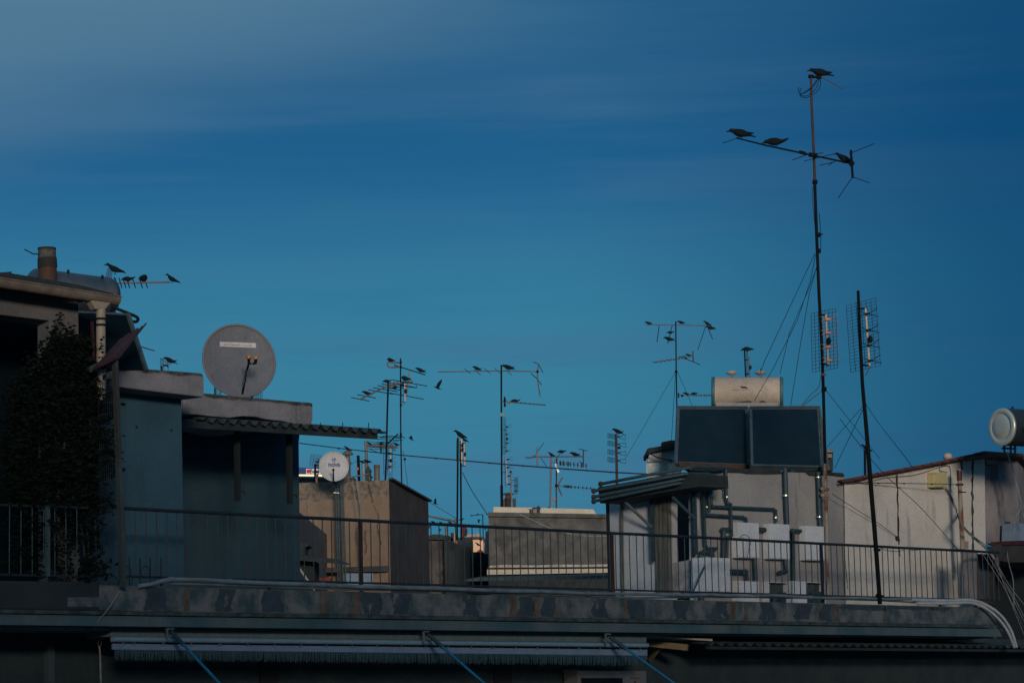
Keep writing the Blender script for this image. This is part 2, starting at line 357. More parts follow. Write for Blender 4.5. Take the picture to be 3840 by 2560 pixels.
# ------------------------------------------------------------------ railings
def tpar(px, py=2000):          # metres along D of the railing plane
    q = W(px, py, .08); return (q - W(470, 2000, .08)).dot(D)
def vbar(mb, px, y0, y1, w, r, n=6):
    """true vertical bar whose bottom sits under (px, y1) and whose top reaches the height of (px, y0)"""
    b = W(px, y1, w); t = W(px, y0, w); mb.tube([b, V((b.x, b.y, t.z))], r, n)
def px_of(p):
    q = p - CAM; return 1920 + F * q.dot(RT) / q.dot(fw)
def railing(x0, x1, label, phase, posts, mats='bar_paint', rail=True, pitch=.18, wr=.08, frail=L_rail, fbr=L_brail, rr=.024, br=.0092):
    r = thing('balcony_railing', W((x0 + x1) / 2, fbr((x0 + x1) / 2), wr), label, 'railing', 'railing bays along the roof terrace')
    if rail: T([W(x, frail(x) + random.uniform(-.6, .6), wr) for x in [x0 + (x1 - x0) * i / 9 for i in range(10)]], rr, 10).build('top_rail', 'rail_dark', r)
    MB().bar(W(x0, fbr(x0), wr), W(x1, fbr(x1), wr), .012, .03, N).build('bottom_rail', 'rail_dark', r)
    t0, t1 = tpar(x0), tpar(x1); k = math.ceil((t0 - phase) / pitch)
    base = W(470, 2000, .08)
    while phase + k * pitch < t1:
        p = base + D * (phase + k * pitch); px = px_of(p)
        m_ = MB(); lean = random.uniform(-.005, .005)
        b = W(px, fbr(px), wr); t = W(px, frail(px), wr)
        m_.tube([b, V((b.x, b.y, t.z)) + D * lean], br, 6); m_.build('bar', mats, r); k += 1
    for px, kind in posts:
        b = W(px, L_par_top(px) + 6, wr)
        if kind == 2: m_ = MB(); t = W(px, frail(px), wr); m_.bar(b, V((b.x, b.y, t.z)), .045, .045, N); m_.build('post', 'pole_rust' if px < 2400 else 'rail_dark', r)
        else: t = W(px, fbr(px), wr); MB().bar(b, V((b.x, b.y, t.z)), .03, .03, N).build('stub', 'rail_dark', r)
    return r
r1 = railing(452, 1352, 'nearest terrace railing bay in front of the blue grey hut, with ring ornaments', 0, [(1009, 1)])
r2 = railing(1352, 2299, 'railing bay in the middle of the terrace between two rusty posts', .07, [(1355, 2), (1665, 1), (2020, 1)])
r3 = railing(2299, 3086, 'railing bay in front of the shed door and white meter cabinets', .03, [(2300, 2), (2560, 1), (2895, 1)])
r4 = railing(3086, 3745, 'far railing bay in front of the cream wall, right of the meter cabinets', .1, [(3087, 2), (3525, 1), (3660, 1)])
for cx, cy in ((475, 2143), (545, 2143), (425, 2181), (510, 2181), (592, 2183)):
    c = W(cx, cy, .05); T([c + D * (.075 * math.cos(a)) + Z * (.075 * math.sin(a)) for a in [i * math.pi / 12 for i in range(25)]], .006, 6).build('ring_ornament', 'rail_dark', r1)
for cx in (447, 486, 526, 564, 604):
    m_ = MB(); vbar(m_, cx, 2090, 2196, .05, .009); m_.build('ornament_bar', 'rail_dark', r1)
# short old bay on the left
ll = railing(-60, 330, 'old railing bay at the left edge below the creeper, pale bars', .1, [], 'old_bar', True, .18, -.03, lambda x: 1893 + .03 * x, lambda x: 2153 + .02 * x, .018, .0065)
m_ = MB(); b = W(178, 2160, -.05); t = W(174, 1900, -.05); m_.bar(b, V((b.x, b.y, t.z)), .05, .05, N); m_.build('post', 'old_bar', ll)
strip(-400, 375, lambda x: 2176 + .012 * x, L_par_bot, -.02, .4, 'low_parapet', 'dark_plaster', ap, .02)
strip(255, 372, lambda x: 2238, lambda x: 2270 + .01 * x, -.03, .05, 'plaster_repair', 'parapet_concrete', ap)
# loose cables under the far top rail
def cable(pts, r, label, m='cable_dark', name='cable', cat='cable', group=None, k=6):
    return tag(T(smooth(pts, k), r, 5).build(name, m), label, cat, group)
cable([W(3300, 2066 - 14, .03), W(3325, 2062, .02), W(3370, 2066, .02), W(3400, 2056, .02), W(3425, 2062, .02), W(3450, 2060, .02), W(3480, 2060, .02), W(3530, 2062, .02), W(3600, 2058, .02), W(3720, 2068, .02)], .006, 'thin dark cable looped along the far top rail right of the leaning mast')
# pipes lying along the railing foot
def pipe(pts, r, label, m, name='pipe', cat='pipe', n=10, parent=None, group=None):
    o = T(pts, r, n).build(name, m, parent)
    return o if parent else tag(o, label, cat, group)
pa = thing('water_pipe', W(1500, 2202, .0), 'long pale plastic pipe strapped along the foot of the terrace railing', 'pipe')
ptsA = [(520, 2197), (570, 2189), (612, 2176), (642, 2171), (760, 2173), (900, 2181), (1010, 2186), (1200, 2191), (1352, 2199), (1500, 2202), (1660, 2206), (1800, 2211), (1900, 2215), (2020, 2216), (2200, 2224), (2400, 2226), (2560, 2230), (2660, 2228), (2800, 2235), (2900, 2231), (3000, 2237), (3100, 2241), (3230, 2241), (3330, 2246), (3420, 2244), (3560, 2250)]
T([W(x, y, -.035) for x, y in ptsA], [.030 if x < 2100 else .026 for x, y in ptsA], 10).build('tube', 'pipe_white', pa)
for x in (642, 860, 1210, 1490, 1760, 2205, 2520, 2840, 3040):
    y = [ptsA[i][1] + (ptsA[i + 1][1] - ptsA[i][1]) * (x - ptsA[i][0]) / (ptsA[i + 1][0] - ptsA[i][0]) for i in range(len(ptsA) - 1) if ptsA[i][0] <= x <= ptsA[i + 1][0]][0]
    c = W(x, y, -.035); T([c - D * .03, c + D * .03], .036, 10).build('coupling', 'pipe_white', pa)
tag(T([W(x, y, .02) for x, y in [(640, 2187), (900, 2193), (1300, 2209), (1600, 2213), (2000, 2226), (2400, 2240), (2700, 2236), (3000, 2240), (3300, 2249), (3500, 2262)]], .017, 8).build('pipe', 'pipe_white'), 'thinner pipe lying behind the long pale pipe at the railing foot', 'pipe')
for k, off in enumerate((0, 17)):
    tag(T(smooth([W(3420 + off, 2248 + off * .8, -.05), W(3550, 2251 + off * .6, -.06), W(3640, 2249 + off * .6, -.08), W(3700 - off * .2, 2268 + off * .7, -.12), W(3752 - off * .5, 2305 + off * .8, -.2), W(3790 - off * .7, 2360 + off * .3, -.25), W(3812 - off * .5, 2425, -.25)], 5), .028, 9).build('hose', 'hose'), ['upper of two white hoses arching over the parapet at the right', 'lower of two white hoses arching over the parapet at the right'][k], 'hose', 'white hoses at the right end')

# ------------------------------------------------------------------ awning under the cornice
aw = thing('awning', W(1400, 2420, .7), 'long closed awning with metal tubes and fringe under the cornice', 'awning')
fa = lambda o, s=.0115: (lambda x: o + s * (x - 420))
wa = .22
strip(418, 2425, fa(2356), fa(2386), wa + .04, .5, 'cover', 'awning_cloth', aw, .01)
T([W(420, fa(2395)(420), wa - .05), W(2428, fa(2395)(2428), wa - .05)], .036, 12).build('roller_tube', 'awning_metal', aw)
strip(425, 2428, fa(2402), fa(2412), wa + .08, .03, 'gap_shade', 'tar', aw)  # black strip painted in for the shade between tube and front bar
strip(425, 2428, fa(2411), fa(2434), wa, .04, 'front_bar', 'awning_bar', aw, .006)
fr = MB(); rnd = random.Random(3); x = 430
while x < 2424:
    y0 = fa(2433)(x); ln = rnd.uniform(32, 42); dx = rnd.uniform(-4, 4); w_ = wa + rnd.uniform(-.02, .02); bw = rnd.uniform(2.4, 3.6)
    a, b_, c_, d_ = W(x, y0, wa), W(x + bw, y0, wa), W(x + bw + dx * .5, y0 + ln * .55, w_), W(x + dx * .5, y0 + ln * .55, w_)
    e_, f_ = W(x + dx + bw * .7, y0 + ln, w_ + .01), W(x + dx, y0 + ln, w_ + .01)
    fr.add([a, b_, c_, d_, e_, f_], [[0, 1, 2, 3], [3, 2, 4, 5]]); x += bw + rnd.uniform(-.3, 1.6)
fr.build('fringe', 'fringe', aw)
for x in [462, 504, 612, 718, 825, 930, 1030, 1130, 1225, 1320, 1415, 1505, 1595, 1680, 1768, 1850, 1932, 2015, 2095, 2172, 2250, 2325, 2400]:
    c = W(x, fa(2410)(x), wa - .03); MB().blob(c, .014, .014, .016, 6).build('bolt', 'pipe_white', aw)
for k, (x, y) in enumerate(((640, 2364), (1602, 2374), (2284, 2384))):
    br = MB(); a = W(x - 14, y - 8, wa - .18); b_ = W(x - 12, y + 36, wa - .14); br.bar(a, b_, .018, .03, N)
    br.bar(b_, b_ + D * .08, .035, .03, N)
    br.tube([a + D * -.01, a + D * .12], .014, 8)
    MBb = br.build('bracket', 'pipe_white', aw)
    ex, ey = [(850, 2590), (1850, 2590), (2570, 2590)][k]
    st, en = W(x + 4, y + 4, wa - .22), W(ex, ey, wa - 1.3)
    arm = T([st, st + (en - st) * .22], .030, 10).build('arm', 'arm_dark', aw); 
    T([st + (en - st) * .2, en], .021, 10).build('arm_rod', 'arm_blue', arm)
# winder hook and cord
hk = thing('hook', W(375, 2392, .7), 'small steel hook block under the cornice left of the awning', 'hook')
MB().prism([W(357, 2368, .7), W(390, 2368, .7), W(390, 2396, .7), W(357, 2396, .7)], -N * .1).build('block', 'pipe_white', hk, .01)
c = W(374, 2410, .65); T([c + D * (.028 * math.cos(a)) + Z * (.045 * math.sin(a)) for a in [i * math.pi / 8 for i in range(17)]], .007, 6).build('ring', 'alu', hk)
cable([W(372, 2420, .65), W(375, 2450, .65), W(377, 2520, .65), W(380, 2600, .65)], .014, 'pale rope hanging from the steel hook left of the awning', 'cable_pale', 'rope', 'rope')
cable([W(449, 2216, -.08), W(420, 2262, -.1), W(385, 2308, -.1), W(366, 2330, -.05), W(366, 2350, .02)], .006, 'thin cord slanting over the cornice at the foot of the rusty post', 'cable_pale', 'cord', 'cord')
# timber brackets and corrugated roofs at right
tb = thing('timber_bracket', W(2500, 2420, .7), 'pale timber bracket with slanting brace right of the awning', 'bracket')
MB().bar(W(2436, 2411, .9), W(2578, 2426, .3), .10, .10, Z).build('beam', 'wood_pale', tb)
MB().bar(W(2476, 2424, .8), W(2436, 2474, 1.2), .06, .04, Z).build('brace', 'wood_pale', tb)
def corr(p0, p1, back, nw, amp, name, m, parent, th=.006, per=10):
    mb = MB(); n = nw * per; pts = []
    dd = p1 - p0; up = Z
    for i in range(n + 1):
        t = i / n; pts.append(p0 + dd * t + up * (amp * math.copysign(abs(math.sin(t * nw * 2 * math.pi)) ** .6, math.sin(t * nw * 2 * math.pi))))
    vs = pts + [p + back for p in pts] + [p - Z * th for p in pts] + [p + back - Z * th for p in pts]; k = n + 1
    fs = []
    for i in range(n): fs += [[i, i + 1, i + 1 + k, i + k], [2 * k + i + 1, 2 * k + i, 3 * k + i, 3 * k + i + 1], [i, 2 * k + i, 2 * k + i + 1, i + 1]]
    mb.add(vs, fs); return mb.build(name, m, parent)
cr = thing('corrugated_roof', W(3200, 2420, .6), 'long low corrugated roof edge under the cornice at the right', 'canopy')
corr(W(2640, 2412, .2), W(4100, 2426, .2), -N * 1.0 + Z * .10, 48, .028, 'sheet', 'canopy_sheet', cr)
MB().bar(W(2650, 2427, .25), W(4100, 2441, .25), .05, .05, N).build('edge_beam', 'canopy', cr)
tag(MB().prism([W(2418, 2381, .5), W(2672, 2394, .2), W(2672, 2402, .2), W(2440, 2386, .5)], -N * .5).build('roof_sheet', 'mid_ledge'), 'short tilted weathered sheet above the timber bracket', 'sheet')
# air conditioner
ac = thing('air_conditioner', W(2300, 2600, 1.0), 'white outdoor air conditioner box at the bottom edge, red print on its front', 'air conditioner')
MB().prism([W(2168, 2512, .95), W(2424, 2514, .95), W(2424, 2680, .95), W(2168, 2680, .95)], -N * .3).build('casing', 'ac_white', ac, .01)
MB().prism([W(2180, 2540, .945), W(2335, 2540, .945), W(2335, 2680, .945), W(2180, 2680, .945)], -N * .01).build('grille', 'black_plastic', ac)
for i in range(6): 
    xx = 2365 + i * 6.5; MB().prism([W(xx, 2538 + rnd.uniform(0, 1), .945), W(xx + 4.5, 2538, .945), W(xx + 4.5, 2543, .945), W(xx, 2543, .945)], -N * .003).build('print', 'red_mark', ac)
MB().prism([W(2382, 2549, .945), W(2391, 2565, .945), W(2373, 2565, .945)], -N * .003).build('print', 'red_mark', ac)
sh = thing('window_shutter', W(2150, 2600, 1.2), 'pale window shutter with lattice beside the air conditioner', 'shutter')
MB().prism([W(2120, 2508, 1.2), W(2172, 2508, 1.2), W(2172, 2680, 1.2), W(2158, 2680, 1.2), W(2158, 2520, 1.2), W(2120, 2520, 1.2)], -N * .06).build('frame', 'ac_white', sh)
m_ = MB()
for i in range(8): m_.bar(W(2126, 2524 + i * 10, 1.22), W(2158, 2524 + i * 10, 1.22), .012, .012, N)
for i in range(3): m_.bar(W(2130 + i * 11, 2520, 1.215), W(2130 + i * 11, 2620, 1.215), .012, .012, N)
m_.build('lattice', 'facade_pale', sh)

# ------------------------------------------------------------------ left house with gutter
lh = thing('rooftop_house', W(100, 2170, 1.0), 'dark rooftop house at the left edge, creeper grown, cream gutter along its eave', 'house')
wl = .55
q = [W(-500, 1040, wl), W(294, 1122, wl)]
zt = q[1].z
MB().prism([W(-500, 1010, wl), W(294, 1118, wl), W(297, 1440, wl), W(300, 2180, wl), W(190, 2180, wl), W(186, 1202, wl), W(-500, 1120, wl)], -N * .25).build('wall', 'left_plaster', lh, .008)
MB().prism([W(-500, 1100, wl + 1.8), W(305, 1200, wl + 1.8), W(305, 2200, wl + 1.8), W(-500, 2200, wl + 1.8)], -N * .1).build('inner_wall', 'dark_glass', lh)  # near-black back wall: shade of the deep opening is put into the colour
rf = MB().prism([W(-500, 980, wl - .3), W(40, 1024, wl - .3), W(290, 1066, wl - .3), W(425, 1100, wl - .3), W(425, 1112, wl - .3), W(-500, 1020, wl - .3)], -N * 1.2).build('roof', 'canopy', lh)
MB().prism([W(0, 1022, wl - .25), W(45, 1018, wl - .25), W(40, 1032, wl - .25), W(0, 1034, wl - .25)], -N * .5).build('roof_tile', 'tar', rf)
MB().prism([W(212, 1880, wl - .002), W(290, 1880, wl - .002), W(292, 2168, wl - .002), W(212, 2168, wl - .002)], -N * .002).build('pale_plaster', 'left_plaster', lh)
# gutter: half round channel
gt = MB(); prof = []
n = 10; a0, a1 = W(-500, 970, wl - .42), W(440, 1115, wl - .42); ax = a1 - a0; r = .085
ring = [(-N * -1 * (r * math.cos(t)) * 1 + Z * (-r * math.sin(t) * 1.3)) for t in [math.pi * i / n for i in range(n + 1)]]
vs = [a0 + q_ for q_ in ring] + [a1 + q_ for q_ in ring] + [a0 + q_ * .9 for q_ in ring] + [a1 + q_ * .9 for q_ in ring]; k = n + 1
fs = [[i, i + 1, k + i + 1, k + i] for i in range(n)] + [[2 * k + i + 1, 2 * k + i, 3 * k + i, 3 * k + i + 1] for i in range(n)] + [[0, k, 3 * k, 2 * k], [k - 1, 3 * k - 1, 4 * k - 1, 2 * k - 1]]
gt.add(vs, fs, True); gt.add([a1 + q_ for q_ in ring], [list(range(k))])
gt.tube([a0 + ring[0], a1 + ring[0]], .012, 6)
gu = gt.build('gutter', 'gutter', lh)
for x in (252,): 
    c0 = a0 + ax * ((W(x, 1080, wl - .42) - a0).dot(ax) / ax.length_squared); gj = MB()
    gj.add([c0 + q_ * 1.08 for q_ in ring] + [c0 + q_ * 1.08 + ax.normalized() * .03 for q_ in ring], [[i, i + 1, k + i + 1, k + i] for i in range(n)], True); gj.build('joint', 'gutter', gu)
top = W(383, 1128, wl - .42)
dp = MB(); pc = W(376, 1165, wl - .42)
dp.tube([W(378, 1160, wl - .42), W(378, 1500, wl - .42)], .062, 14)
dpo = dp.build('downpipe', 'downpipe', lh)
hp = MB(); x0h, x1h = W(343, 1120, wl - .42), W(420, 1120, wl - .42)
cb = W(378, 1160, wl - .42)
f1 = [W(342, 1126, wl - .46), W(424, 1128, wl - .46), W(396, 1160, wl - .46), W(361, 1160, wl - .46)]
hp.prism(f1, -N * .13); hp.build('hopper', 'downpipe', dpo, .015)
for y in (1192, 1215):
    c = W(378, y, wl - .42); T([c, c - Z * .03], .066, 14).build('strap', 'black_plastic', dpo)
# flue
fl = MB(); c = W(180, 1060, wl + .6); tp = V((c.x, c.y, W(172, 930, wl + .6).z)) - D * .02
fl = tag(fl.tube([c, c + (tp - c) * .45], [.125, .121], 18).build('flue_pipe', 'flue'), 'rusty flue pipe with a dark band standing on the roof at the far left', 'flue')
T([c + (tp - c) * .44, c + (tp - c) * .72], [.131, .126], 18).build('band', 'flue_band', fl)
T([c + (tp - c) * .71, tp], [.119, .115], 18).build('top', 'flue_top', fl); T([tp - Z * .02, tp + Z * .004], .122, 18).build('rim', 'flue_band', fl)
c2 = tp
T(smooth([W(146, 956, wl + .5), W(138, 952, wl + .5), W(125, 952, wl + .5), W(108, 943, wl + .5), W(92, 935, wl + .5)], 3), .008, 5).build('bent_wire', 'wire', fl)

# ------------------------------------------------------------------ solar heater behind the left house
Y1 = 38.0
h1 = thing('solar_water_heater', W(330, 1300, 1.6), 'horizontal metal solar water tank and dark collector behind the cream downpipe', 'solar heater')
tA, tB = W(128, 1078, 2.1), W(408, 1112, 2.1); axd = (tB - tA).normalized(); tr = .205
rt_ = .265
tk = MB(); tk._lathe(tA, axd, [(-.03, .05), (0, rt_ * .8), (.03, rt_), ((tB - tA).length - .10, rt_), ((tB - tA).length - .09, rt_ * 1.03), ((tB - tA).length - .05, rt_ * 1.03), ((tB - tA).length - .04, rt_), ((tB - tA).length, rt_ * .96), ((tB - tA).length + .03, rt_ * .6), ((tB - tA).length + .04, .01)], 28, True)
tk.build('tank', 'tank_metal', h1)
for x, y in ((256, 1012), (384, 1032)): T([W(x, y + 12, 1.9), W(x, y, 1.9)], .018, 8).build('valve', 'black_plastic', h1)
c0 = [W(296, 1172, 1.5), W(482, 1182, 1.5), W(550, 1382, .9), W(330, 1382, .9)]
MB().prism([W(240, 1172, 1.5), W(478, 1180, 1.5), W(545, 1386, .9), W(250, 1386, .9)], -N * .09).build('collector', 'dark_glass', h1)
MB().bar(W(480, 1178, 1.48), W(548, 1388, .88), .05, .05, D).build('frame', 'collector_frame', h1)
MB().bar(W(240, 1166, 1.5), W(480, 1179, 1.5), .03, .03, N).build('frame', 'collector_frame', h1)
T(smooth([W(418, 1150, 1.8), W(445, 1160, 1.7), W(490, 1178, 1.6), W(512, 1188, 1.5), W(518, 1198, 1.5), W(510, 1206, 1.5), W(494, 1205, 1.5)], 5), .022, 9).build('pipe', 'black_plastic', h1)
T([W(430, 1148, 1.8), W(432, 1180, 1.7)], .012, 6).build('leg', 'rail_dark', h1)
T([W(530, 1300, 1.2), W(555, 1308, 1.2), W(580, 1315, 1.2)], .008, 6).build('sensor_rod', 'alu', h1)

# ------------------------------------------------------------------ trellis with red sheet
tr_ = thing('trellis', W(455, 2190, -.1), 'leaning rusty post with wire trellis and ribbed red sheet on top', 'trellis')
MB().bar(W(462, 2200, -.15), W(430, 1335, -.15), .075, .05, N).build('post', 'post_old', tr_)
MB().bar(W(336, 1385, -.12), W(436, 1340, -.12), .05, .07, N).build('top_beam', 'post_old', tr_)
s0, s1, s2, s3 = W(345, 1388, -.25), W(445, 1342, -.25), W(540, 1222, .35), W(455, 1270, .35)
m_ = MB(); nr = 9
m_.add([s0, s1, s2, s3], [[0, 1, 2, 3]])
for i in range(nr):
    a = s0 + (s1 - s0) * i / (nr - 1); b_ = s3 + (s2 - s3) * i / (nr - 1); m_.tube([a, b_ + (b_ - a) * .04 * (i % 3)], .011, 6)
m_.build('red_sheet', 'red_sheet', tr_)
m_ = MB()
for i in range(9):
    x = 368 + i * 8; m_.tube([W(x, 1400, -.05), W(x + 14, 2200, -.05)], .0022, 4)
for i in range(19):
    y = 1420 + i * 42; m_.tube([W(366, y + 14, -.05), W(448, y - 8, -.05)], .0022, 4)
m_.build('wire_mesh', 'mesh_wire', tr_)
MB().bar(W(345, 1205, .2), W(352, 1395, .1), .03, .03, N).build('red_bar', 'red_sheet', tr_)

# ------------------------------------------------------------------ creeper
rnd = random.Random(11)
cp = thing('climbing_plant', W(250, 2180, .1), 'dense dark creeper hanging over the left house wall and trellis', 'climbing plant')
lf = MB()
def leafc(px, py, w, n, sp, s=.035):
    c = W(px, py, w)
    for _ in range(n):
        q = c + V((rnd.gauss(0, sp), rnd.gauss(0, sp), rnd.gauss(0, sp * 1.1)))
        a = V((rnd.gauss(0, 1), rnd.gauss(0, 1), rnd.gauss(0, 1))).normalized(); x, y = ortho(a); sz = s * rnd.uniform(.6, 1.3)
        lf.add([q - x * sz, q + y * sz * .55, q + x * sz, q - y * sz * .55], [[0, 1, 2, 3]])
def dens(px, py):
    if py < 1275: return 0
    w_ = 14 * math.sin(py * .021) + 10 * math.sin(py * .047)
    lefte = 178 + w_ - max(0, py - 1330) * .9
    lefte = max(lefte, 20 + w_)
    righte = min(352 + max(0, py - 1400) * .55, 432) - w_ * .6
    if py > 1780: righte = 398 + w_
    if px < lefte - 25 or px > righte + 8: return 0
    v = 1 if lefte < px < righte - 20 else .3
    return v * (.45 + .55 * (math.sin(px * .035 + py * .011) * math.sin(py * .017 - px * .02) > -.45))
for _ in range(2300):
    px = rnd.uniform(20, 440); py = rnd.uniform(1280, 2160)
    if rnd.random() > dens(px, py): continue
    if py > 1900 and rnd.random() < .7: continue
    leafc(px, py, rnd.uniform(-.08, .4), rnd.randint(8, 18), rnd.uniform(.035, .08), rnd.uniform(.022, .045))
for px, py in ((228, 1180), (222, 1195), (214, 1205), (206, 1222), (200, 1240), (197, 1255), (260, 1228), (250, 1236), (268, 1240), (240, 1250), (345, 1262), (372, 1270), (300, 1268), (330, 1275), (210, 1275), (225, 1270), (250, 1270)):
    leafc(px, py, .2, 10, .028, .03)
for _ in range(70): leafc(rnd.uniform(195, 372), rnd.uniform(1268, 1312), .25, 9, .045)
lf.build('foliage', 'leaf', cp)
st = MB()
for i in range(8):
    x = rnd.uniform(180, 400); st.tube([W(x, 2180, .15), W(x - 10 + rnd.uniform(-20, 20), 1900, .2), W(x + rnd.uniform(-25, 25), 1600, .2), W(x + rnd.uniform(-50, 10), 1330, .25)], .012, 5)
st.tube([W(215, 1290, .25), W(200, 1240, .22), W(230, 1178, .2)], .006, 5)
st.build('stem', 'stem', cp)

# ------------------------------------------------------------------ blue grey huts
ht = thing('rooftop_hut', W(580, 2190, 1.3), 'tall blue grey rooftop hut with a thick concrete roof slab, right of the creeper', 'hut')
wh = 1.35
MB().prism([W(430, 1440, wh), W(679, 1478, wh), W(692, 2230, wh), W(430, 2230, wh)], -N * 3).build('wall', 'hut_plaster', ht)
MB().prism([W(420, 1376, wh - .42), W(560, 1384, wh - .42), W(700, 1394, wh - .42), W(758, 1399, wh - .42), W(765, 1410, wh - .42), W(766, 1489, wh - .42), W(600, 1470, wh - .42), W(420, 1448, wh - .42)], -N * 3.6).build('roof_slab', 'hut_slab', ht, .02)
for x, y in ((513, 1600), (643, 1612)): MB().blob(W(x, y, wh - .01), .02, .02, .02, 6).build('anchor_hole', 'tar', ht)
h2 = thing('rooftop_hut', W(900, 2190, 3.3), 'lower dark rooftop hut with long concrete slab, carrying the large grey dish', 'hut')
w2 = 4.6
MB().prism([W(640, 1540, w2), W(1127, 1590, w2), W(1120, 1660, w2), W(1127, 2250, w2), W(640, 2250, w2)], -N * 3).build('wall', 'recess_shaded_plaster', h2)
wsl = 2.45
slab_top = [(690, 1470), (770, 1474), (960, 1492), (1120, 1506), (1166, 1509), (1173, 1513)]
bot = [(1173, 1572), (1168, 1590), (1150, 1595), (1100, 1588), (1060, 1578), (1000, 1572), (960, 1562), (910, 1560), (860, 1566), (790, 1560), (740, 1554), (690, 1552)]
MB().prism([W(x, y, wsl) for x, y in slab_top + bot], -N * 3.4).build('roof_slab', 'low_slab', h2, .015)
cn = corr(W(765, 1572, wsl - .1), W(1450, 1617, wsl - .1), -N * 2.6 + Z * .35, 18, .035, 'canopy', 'canopy_sheet', h2, .008)
MB().bar(W(690, 1590, wsl), W(1412, 1634, wsl + .02), .05, .10, N).build('canopy_beam', 'canopy', h2)
pz = [W(690, 1596, wsl + .05), W(1405, 1640, wsl + .05)]
for x in (1095, 1202, 1285, 1382): MB().tube([W(x, 1605, wsl - .05), W(x, 1584, wsl - .05)], .007, 5).build('bolt', 'rail_dark', h2)
MB().prism([W(692, 1572, wsl + .1), W(735, 1574, wsl + .1), W(735, 1583, wsl + .1), W(692, 1581, wsl + .1)], -N * .05).build('bracket', 'hut_plaster', h2)
for x, y in ((891, 1876), (1087, 1888)):
    m_ = MB(); b_ = W(x, y, 3.0); m_.bar(b_, b_ + Z * 1.1, .07, .07, N); m_.tube([b_ + Z * .14 - N * .0, b_ + Z * .14 + D * .14, b_ + Z * .09 + D * .15], .012, 6); m_.build('hanging_beam', 'dark_room', h2)

# ------------------------------------------------------------------ satellite dishes
def dish(c, nrm, R, depth, mface, mrim, parent, arm_from, lnb, n=40, rings=8):
    nrm = nrm.normalized(); x, y = ortho(nrm); vs = [c - nrm * depth]; fs = []
    for i in range(1, rings + 1):
        r = i / rings
        for j in range(n):
            a = 2 * math.pi * j / n; vs.append(c - nrm * (depth * (1 - r * r)) + (x * math.cos(a) + y * math.sin(a)) * R * r)
    for j in range(n): fs.append([0, 1 + j, 1 + (j + 1) % n])
    for i in range(rings - 1):
        for j in range(n): a = 1 + i * n; fs.append([a + j, a + n + j, a + n + (j + 1) % n, a + (j + 1) % n])
    k = len(vs); m_ = MB(); m_.add(vs, fs, True); m_.add([v - nrm * .012 for v in vs], [f[::-1] for f in fs], True)
    ref = m_.build('reflector', mface, parent)
    rim = MB(); ring = [c + (x * math.cos(2 * math.pi * j / n) + y * math.sin(2 * math.pi * j / n)) * R for j in range(n + 1)]
    rim.tube(ring, .018 * R / .55, 8); rim.build('rim', mrim, ref)
    return ref
Yd = W(897, 1352, 3.2).y
sd = thing('satellite_dish', P(905, 1478, Yd), 'large grey satellite dish with taped strip and two orange feeds on the lower hut', 'satellite dish')
dc = P(897, 1352, Yd); toC = (CAM - dc).normalized()
dn = (toC + V((.32, 0, .30))).normalized()
RD = 141 * Yd / F
dr = dish(dc, dn, RD, .085, 'dish_grey', 'dish_rim', sd, None, None)
def on_dish(px, py, c, nn, off=.0):
    r = ray(px, py); return CAM + r * ((c + nn * off - CAM).dot(nn) / r.dot(nn))
# taped strip with scribble
def dish_pt(px, py, c, nn, R, depth, lift):
    q = on_dish(px, py, c, nn)
    rr = min((q - c).length / R, 1); q2 = on_dish(px, py, c - nn * depth * (1 - rr * rr), nn, lift); return q2
tp_ = MB(); xs = [824 + i * (960 - 824) / 12 for i in range(13)]
top = [dish_pt(x, 1281 + (x - 824) * .035, dc, dn, RD, .085, .006) for x in xs]; bo = [dish_pt(x, 1299 + (x - 824) * .035, dc, dn, RD, .085, .006) for x in xs]
k = len(xs); tp_.add(top + bo, [[i + k, i + k + 1, i + 1, i] for i in range(k - 1)]); tp_.build('tape_strip', 'tape', sd)
sc = MB(); x = 842
rn2 = random.Random(5)
while x < 948:
    if rn2.random() < .82:
        sc.tube([dish_pt(x + dx, 1291 + (x - 824) * .035 + dy, dc, dn, RD, .085, .009) for dx, dy in ((0, 3), (1.5, -3 * rn2.random()), (3, 3 * rn2.random()), (4.5, -2), (5.5, 2))], .0022, 4)
    x += rn2.choice((5, 6, 8))
sc.build('handwriting', 'ink', sd)
# arm & feeds
fo = P(930, 1350, Yd - .62)
ab = P(908, 1484, Yd - .02); a1_ = P(921, 1405, Yd - .3); a2_ = P(933, 1362, Yd - .55)
T([ab, a1_, a2_], .017, 8).build('arm', 'black_plastic', sd)
T([a2_, P(952, 1364, Yd - .55), P(956, 1355, Yd - .55)], .016, 8).build('cross_bar', 'black_plastic', sd)
for x, y in ((933, 1336), (959, 1339)):
    lb = T([P(x, y + 26, Yd - .56), P(x, y + 10, Yd - .57), P(x, y + 2, Yd - .6)], [.02, .024, .032], 10).build('feed', 'black_plastic', sd)
    MB().prism([P(x - 6, y - 4, Yd - .63), P(x + 7, y - 4, Yd - .63), P(x + 8, y + 3, Yd - .63), P(x + 4, y + 8, Yd - .63), P(x - 6, y + 8, Yd - .63)], V((0, .08, 0))).build('feed_cap', 'orange_plastic', lb, .006)
T(smooth([P(942, 1350, Yd - .6), P(945, 1372, Yd - .6), P(941, 1380, Yd - .58), P(928, 1392, Yd - .5), P(919, 1412, Yd - .35), P(911, 1450, Yd - .15), P(905, 1484, Yd - .02)], 4), .005, 5).build('cable', 'cable_pale', sd)
T(smooth([P(966, 1354, Yd - .6), P(963, 1366, Yd - .6), P(952, 1376, Yd - .6), P(941, 1382, Yd - .58)], 4), .005, 5).build('cable', 'cable_pale', sd)
MB().bar(P(900, 1500, Yd + .25), P(900, 1400, Yd + .25), .06, .06).build('mount', 'rail_dark', sd)
